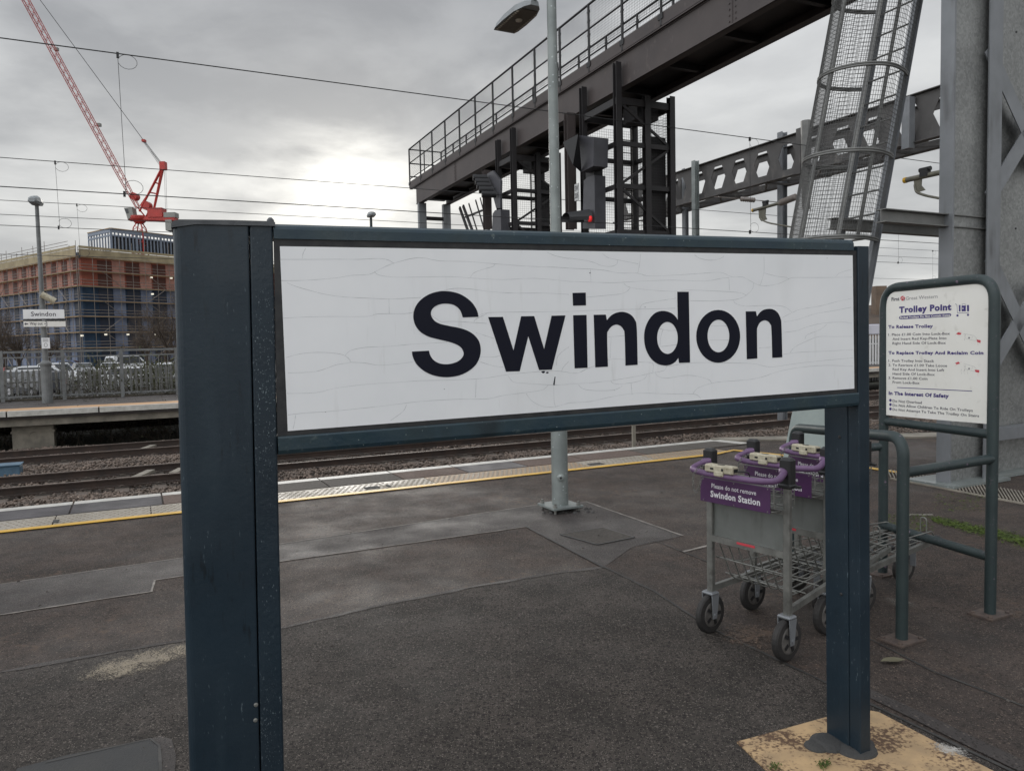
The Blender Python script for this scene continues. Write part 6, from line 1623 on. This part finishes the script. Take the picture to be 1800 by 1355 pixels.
for x, D, kd, pt, rz, lab in ((28, 47, 'estate', 'car_silver', 2.9, 'silver car farthest left behind the railing, long pale roof'), (86, 50, 'suv', 'car_white', .5, 'white car just behind the far lamp post'),
        (6, 56, 'hatch', 'car_red', .4, 'red car showing above the fence at the left edge'), (60, 44, 'hatch', 'car_dark', 2.6, 'dark car low behind the railing left of the far lamp post'), (100, 60, 'suv', 'car_white', face(100) + .35, 'white car nose on, right of the far lamp post'),
        (146, 72, 'hatch', 'car_silver', face(146) + .1, 'silver car facing out between the first two railing bays'), (193, 70, 'hatch', 'car_white', face(193) - .1, 'pale car facing out in the middle of the car park row'),
        (250, 50, 'estate', 'car_white', face(250) + 1.1, 'white estate car seen three quarter on beside a railing post'), (296, 60, 'hatch', 'car_dark', face(296) + 2.6, 'dark car with a red tail light near the left sign post'),
        (326, 52, 'suv', 'car_white', face(320) + 1.2, 'white car half hidden by the left sign post'), (225, 92, 'van', 'car_white', 1.1, 'distant white van behind the row of cars'), (130, 96, 'hatch', 'car_blue', .2, 'distant blue car at the back of the car park')):
    make_car(kd, pt, lab, cpos(x, D), rz)

# ================================================================== CONSTRUCTION SITE
BC = ay(141, 440, 140.0); BCX = V(BC[0], BC[1], 0); U1 = nrm(V(.52, .854, 0)); U2 = nrm(V(-.80, .60, 0))
bld = thing('apartment_building', 'large unfinished block wrapped in scaffolding, red upper floors over blue lower floors', 'building', BCX + V(0, 0, -1.2))
ZL = [-1.2, 2.3, 5.2, 8.1, 10.95, 13.6, 16.4, 18.9]; L1, L2 = 62.0, 58.0
def facade(Udir, Nout, L, pitch_, win, ph, rich):
    for i in range(7):
        z0, z1 = ZL[i], ZL[i + 1]; red = i >= 5
        P = lambda s, z, d=0.0: BCX + Udir * s + Z3 * z + Nout * d
        mb = MB(); mb.prism([P(0, z0), P(L, z0), P(L, z1 - .002), P(0, z1 - .002)], -Nout * .4); wl_ = mb.build('floor_wall', 'brick_red' if red else 'blue_net', bld)
        k = 0; s = ph
        while s + win < L and k < 40:
            mb = MB(); hh = .25 if rich else .5
            mb.prism([P(s, z0 + hh, .003), P(s + win, z0 + hh, .003), P(s + win, z1 - .35, .003), P(s, z1 - .35, .003)], Nout * .05)
            mb.build('window', 'dark_red' if red else 'dark_blue', wl_)
            mb = MB(); a = s + win + .15; b = a + (pitch_ - win) * .82
            if b < L:
                mb.prism([P(a, z0 + .15, .003), P(b, z0 + .15, .003), P(b, z1 - .15, .003), P(a, z1 - .15, .003)], Nout * .10); mb.build('cladding_panel', 'salmon' if red else 'blue_pan', wl_)
            s += pitch_; k += 1
NO1 = nrm(np.cross(U1, Z3)); NO1 = NO1 if NO1 @ (CAM - BCX) > 0 else -NO1
NO2 = nrm(np.cross(U2, Z3)); NO2 = NO2 if NO2 @ (CAM - BCX) > 0 else -NO2
facade(U1, NO1, L1, 5.6, 2.7, 3.0, True)
facade(U2, NO2, L2, 4.6, 1.9, 1.2, False)
mb = MB(); P4 = [BCX, BCX + U1 * L1, BCX + U1 * L1 + U2 * L2, BCX + U2 * L2]
mb.prism([p + U1 * .5 * (1, -1, -1, 1)[i] + U2 * .5 * (1, 1, -1, -1)[i] + Z3 * -1.2 for i, p in enumerate(P4)], Z3 * 21.2); mb.build('core', 'blue_net', bld)
mb = MB()
for U, N, L in ((U1, NO1, L1), (U2, NO2, L2)):
    for z, h in ((18.95, 1.3), (20.35, .45)):
        mb.prism([BCX + N * 1.35 + Z3 * z - U * (1.0), BCX + N * 1.35 + Z3 * z + U * L, BCX + N * 1.35 + Z3 * (z + h) + U * L, BCX + N * 1.35 + Z3 * (z + h) - U * 1.0], N * -.12)
par = mb.build('parapet', 'parapet', bld)
# small site lights
for (x, y) in ((266, 488), (301, 489), (268, 517), (144, 590), (186, 588), (225, 588), (274, 588)):
    mb = MB(); p = pl(x, y, NO1, float(BCX @ NO1) + .6); mb.box(p, (.45, .2, .3)); mb.build('site_light', MAT.setdefault('sitel', M('site_light', (1, .95, .8), emit=.6)), bld)
# roof steelwork
RZ0 = 20.2
ra = pl(196, 432, NO1, float(BCX @ NO1) - 6); RA = V(ra[0], ra[1], 0); RX = nrm(U1)
rb = thing('roof_steel_frame', 'blue grey steel frame with dark louvre bays on the roof of the unfinished block', 'steel frame', RA + Z3 * RZ0)
rt = ay(196, 405, RA[1])[2]; z0 = ay(196, 440, RA[1])[2]
for Ud, L, nb in ((U1, 20, 26), (U2, 9.5, 8)):
    mb = MB(); mb.bar(RA + Z3 * rt, RA + Ud * L + Z3 * rt, .3, .7); mb.bar(RA + Z3 * (rt - .95), RA + Ud * L + Z3 * (rt - .95), .25, .3); mb.bar(RA + Z3 * z0, RA + Ud * L + Z3 * z0, .25, .3); mb.build('beam', 'frame_blue', rb)
    mb = MB(); mb.bar(RA + Z3 * (rt + .42), RA + Ud * L + Z3 * (rt + .42), .5, .14); mb.build('edge_board', 'board', rb)
    for k in range(nb + 1):
        mb = MB(); p = RA + Ud * L * k / nb; mb.box(p + Z3 * (z0 + rt) / 2, (.22 if k % 7 else .45, .2, rt - z0), (Ud, np.cross(Z3, Ud), Z3)); mb.build('column', 'frame_blue', rb)
mb = MB(); mb.prism([RA + U2 * .6 + U1 * .4 + Z3 * z0, RA + U2 * .6 + U1 * 20 + Z3 * z0, RA + U2 * .6 + U1 * 20 + Z3 * (rt - 1.0), RA + U2 * .6 + U1 * .4 + Z3 * (rt - 1.0)], U2 * .1); mb.build('louvres', 'gasket', rb)
# scaffolding
scf = thing('scaffolding', 'tube scaffolding with timber decks all round the unfinished block', 'scaffolding', BCX + V(0, 0, -1.2))
for U, N, L in ((U1, NO1, L1), (U2, NO2, L2)):
    P = lambda s, z, d=1.3: BCX + U * s + Z3 * z + N * d
    for i in range(1, 8):
        z = ZL[i]; mb = MB(); mb.box(P(L / 2 - .5, z - .05, .85), (L + 1.2, 1.0, .22), (U, N, Z3)); mb.build('deck', 'board', scf)
        mb = MB()
        for dz in (.55, 1.1): mb.tube([P(-1.2, z + dz), P(L, z + dz)], .055, 4)
        mb.tube([P(-1.2, z + .0, 1.35), P(L, z, 1.35)], .06, 4)
        mb.build('guard_rail', 'scaf', scf)
    for k, s in enumerate(np.arange(-1.2, L, 2.6)):
        mb = MB(); mb.tube([P(s, -1.2), P(s, 20.6 + rng.uniform(.2, 2.4) * (rng.random() < .75))], .055, 4); mb.build('standard', 'scaf', scf)
    for k, s in enumerate(np.arange(3, L - 8, 9.0)):
        for i in range(0, 6):
            if rng.random() < .75:
                mb = MB(); mb.tube([P(s + (i % 2) * 4, ZL[i], 1.4), P(s + ((i + 1) % 2) * 4, ZL[i + 1], 1.4)], .055, 4); mb.build('brace', 'scaf', scf)
# netting strip and stair tower above the left face
mb = MB()
for i in range(12):
    s = 4 + i * 4.4
    for z in (0, .6, 1.2): mb.tube([BCX + U2 * s + NO2 * .4 + Z3 * (20.9 + z), BCX + U2 * (s + 4.4) + NO2 * .4 + Z3 * (20.9 + z)], .05, 4)
mb.build('roof_guard_rail', 'scaf', scf)

# ---- crane
CY_ = 158.0
K = lambda x, y, dy=0.0: ay(x, y, CY_ + dy)
crn = thing('tower_crane', 'red tower crane with a long raised lattice jib above the building site', 'crane', V(K(245, 400)[0], CY_, -1))
def lattice(name, a, b, w, n_, mat='crane', tw=.11, up=None, three=False, wa=None):
    a, b = np.asarray(a, float), np.asarray(b, float); d = nrm(b - a); s = nrm(np.cross(d, V(0, 1, 0))); f = np.cross(d, s)
    mb = MB(); wa = wa or w
    def cn(t):
        ww = wa + (w - wa) * min(1, t * 8) ; ww = ww * (1 if t < .93 else (1 - t) / .07 * .8 + .2); c = a + (b - a) * t
        return [c + s * ww / 2 * i + f * ww / 2 * j for i, j in ((-1, -1), (1, -1), (1, 1), (-1, 1))]
    for j in range(4):
        mb.tube([cn(t)[j] for t in np.linspace(0, 1, 20)], tw, 4)
    for k in range(n_):
        p, q = cn(k / n_), cn((k + 1) / n_)
        for j in range(4):
            j2 = (j + 1) % 4; mb.tube([p[j], q[j2]] if k % 2 else [p[j2], q[j]], tw * .45, 3, False)
        if k % 2 == 0:
            for j in range(4): mb.tube([p[j], p[(j + 1) % 4]], tw * .45, 3, False)
    return mb.build(name, mat, crn)
base = K(245, 412); base[2] = -1
lattice('mast', base, K(245, 388), 2.2, 26, tw=.13)
mb = MB(); c = K(245, 388); mb.lathe(c - Z3 * .6, Z3, [(0, .8), (.8, 1.6), (1.2, 1.7), (1.5, 1.7)], 12); mb.build('slewing_ring', 'crane', crn)
mb = MB(); mb.bar(K(228, 384), K(310, 386), 1.8, .7); mb.bar(K(228, 386.5), K(306, 388), 1.2, .5); mb.build('machinery_deck', 'crane', crn)
jb, jt = K(243, 366), K(243 + (45 - 243) * 1.35, 366 + (0 - 366) * 1.35, -14)
lattice('jib', jb, jt, 1.0, 70, tw=.07, wa=.6)
ap = K(287, 292)
mb = MB()
for dy in (-.8, .8):
    mb.tube([K(245, 372, dy), ap + V(0, dy * .3, 0)], .20, 4); mb.tube([K(268, 380, dy), ap + V(0, dy * .3, 0)], .24, 4)
for t in (.2, .42, .64, .82):
    p, q = K(245, 372) * (1 - t) + ap * t, K(268, 380) * (1 - t) + ap * t
    if t > .6: mb.tube([p, q], .14, 4)
mb.tube([K(262, 338), K(246, 362)], .1, 4); mb.tube([K(262, 338), K(275, 341)], .14, 4)
mb.box(ap, (1.1, 1.2, 1.6)); mb.build('a_frame', 'crane', crn)
mb = MB(); mb.tube([K(243, 366), K(256, 382)], .14, 4); mb.tube([K(252, 360), K(266, 362)], .22, 4); mb.tube([K(266, 362), K(256, 382)], .14, 4); mb.tube([K(262, 362), K(258, 382)], .1, 4); mb.build('lower_struts', 'crane', crn)
mb = MB(); c = K(276, 375); mb.box(c, (3.0, 2.2, 1.9)); c = K(288, 379.5); mb.box(c, (1.1, 1.6, 1.0)); mb.build('winch_house', 'crane', crn)
for x, y, r_ in ((237, 346, .75), (258, 362, .9)):
    mb = MB(); mb.lathe(K(x, y) - V(0, .8, 0), V(0, 1, 0), [(0, r_), (1.6, r_)], 14); mb.build('winch_drum', 'crane', crn)
mb = MB(); mb.box(K(301, 379), (2.3, 2.0, 1.0)); mb.box(K(300, 397), (1.3, 2.0, 2.2)); mb.build('counterweight', 'crane_grey', crn)
mb = MB(); P = [K(222, 367), K(236, 366), K(238, 380), K(229, 388), K(226, 378)]; mb.prism([p - V(0, 1.0, 0) for p in P], V(0, 1.8, 0)); cb2 = mb.build('cab', 'crane_grey', crn)
mb = MB(); P = [K(223, 369), K(229, 369), K(231, 376), K(227, 377)]; mb.prism([p - V(0, 1.06, 0) for p in P], V(0, .05, 0)); mb.build('window', 'glass', cb2)
mb = MB()
pend = K(253, 248)
for dy in (-.4, .4): mb.tube([ap + V(0, dy, 0), pend + V(0, dy, 0)], .05, 4); mb.tube([ap + V(0, dy, -.8), pend + V(0, dy, -.2)], .035, 4)
mb.tube([pend, jt * .98 + ap * .02], .055, 4)
for x in (289, 291.5): mb.tube([K(x, 298), K(x + 2, 372)], .03, 4)
mb.build('pendant_ropes', 'wire', crn)
mb = MB(); mb.box(pend, (.6, .9, .5)); mb.build('rope_block', 'crane', crn)
for x, y in ((99, 87), (174, 220)):
    mb = MB(); mb.box(K(x, y, -3), (.7, .7, .6)); mb.build('jib_light', 'crane_grey', crn)

# ================================================================== FAR RIGHT
wh = ay(1537, 570, 75); wh[2] = -1
w_ = thing('warehouse', 'long brown roofed building glimpsed between the sign post and the notice', 'building', wh)
zr, ze, zp = ay(1537, 540, 75)[2], ay(1537, 569, 75)[2], ay(1537, 588, 73)[2]
mb = MB(); mb.prism([V(wh[0] - 16, 75, -1), V(wh[0] + 30, 77, -1), V(wh[0] + 30, 95, -1), V(wh[0] - 16, 93, -1)], V(0, 0, ze + 1)); mb.build('wall', 'wall_brown', w_)
mb = MB(); mb.add([V(wh[0] - 16.5, 74.5, ze), V(wh[0] + 30.5, 76.5, ze), V(wh[0] + 30, 86, zr + .6), V(wh[0] - 16, 84, zr + .6), V(wh[0] + 30, 95, ze), V(wh[0] - 16, 93, ze)], [(0, 1, 2, 3), (3, 2, 4, 5), (0, 3, 5), (1, 4, 2)]); rf = mb.build('roof', 'slate', w_)
mb = MB(); cc = ay(1545, 520, 80); mb.box(V(cc[0], 80, (ze + cc[2] + 1) / 2), (1.1, 1.1, cc[2] + 1 - ze)); mb.build('chimney', 'wall_brown', rf)
tk = ay(1540, 580, 68); c = V(tk[0], 68, 0); t = thing('lorry', 'long pale box lorry below the brown roof, beside the right sign post', 'lorry', V(tk[0], 68, -1))
mb = MB(); za, zb2 = ay(1540, 588, 68)[2], ay(1540, 570, 68)[2]; mb.rbox(V(tk[0] + 1, 68, (za + zb2) / 2), (9, 2.4, zb2 - za), None, .08); mb.build('box_body', 'wall_pale', t)
mb = MB(); mb.box(V(tk[0] + 1, 68, (za - 1) / 2 - .1), (8.6, 2.2, za + .4)); mb.build('chassis', 'tyre', t)
pf2 = thing('palisade_fence', 'tall pale palisade fence seen between the right sign post and the notice', 'fence', ay(1537, 650, 40))
mb = MB(); zt = ay(1537, 588, 40)[2]; xx = ay(1537, 650, 40)[0]
for k in range(150):
    x = xx - 9 + k * .16; mb.prism([V(x, 40 + k * .02, -.9), V(x + .09, 40 + k * .02, -.9), V(x + .09, 40 + k * .02, zt - .1), V(x + .045, 40 + k * .02, zt), V(x, 40 + k * .02, zt - .1)], V(0, .02, 0))
mb.build('pales', 'plate_white', pf2)
mb = MB()
for z in (.1, zt - .5): mb.bar(V(xx - 9, 40.05, z), V(xx + 15, 43.05, z), .05, .06)
mb.build('rails', 'plate_white', pf2)
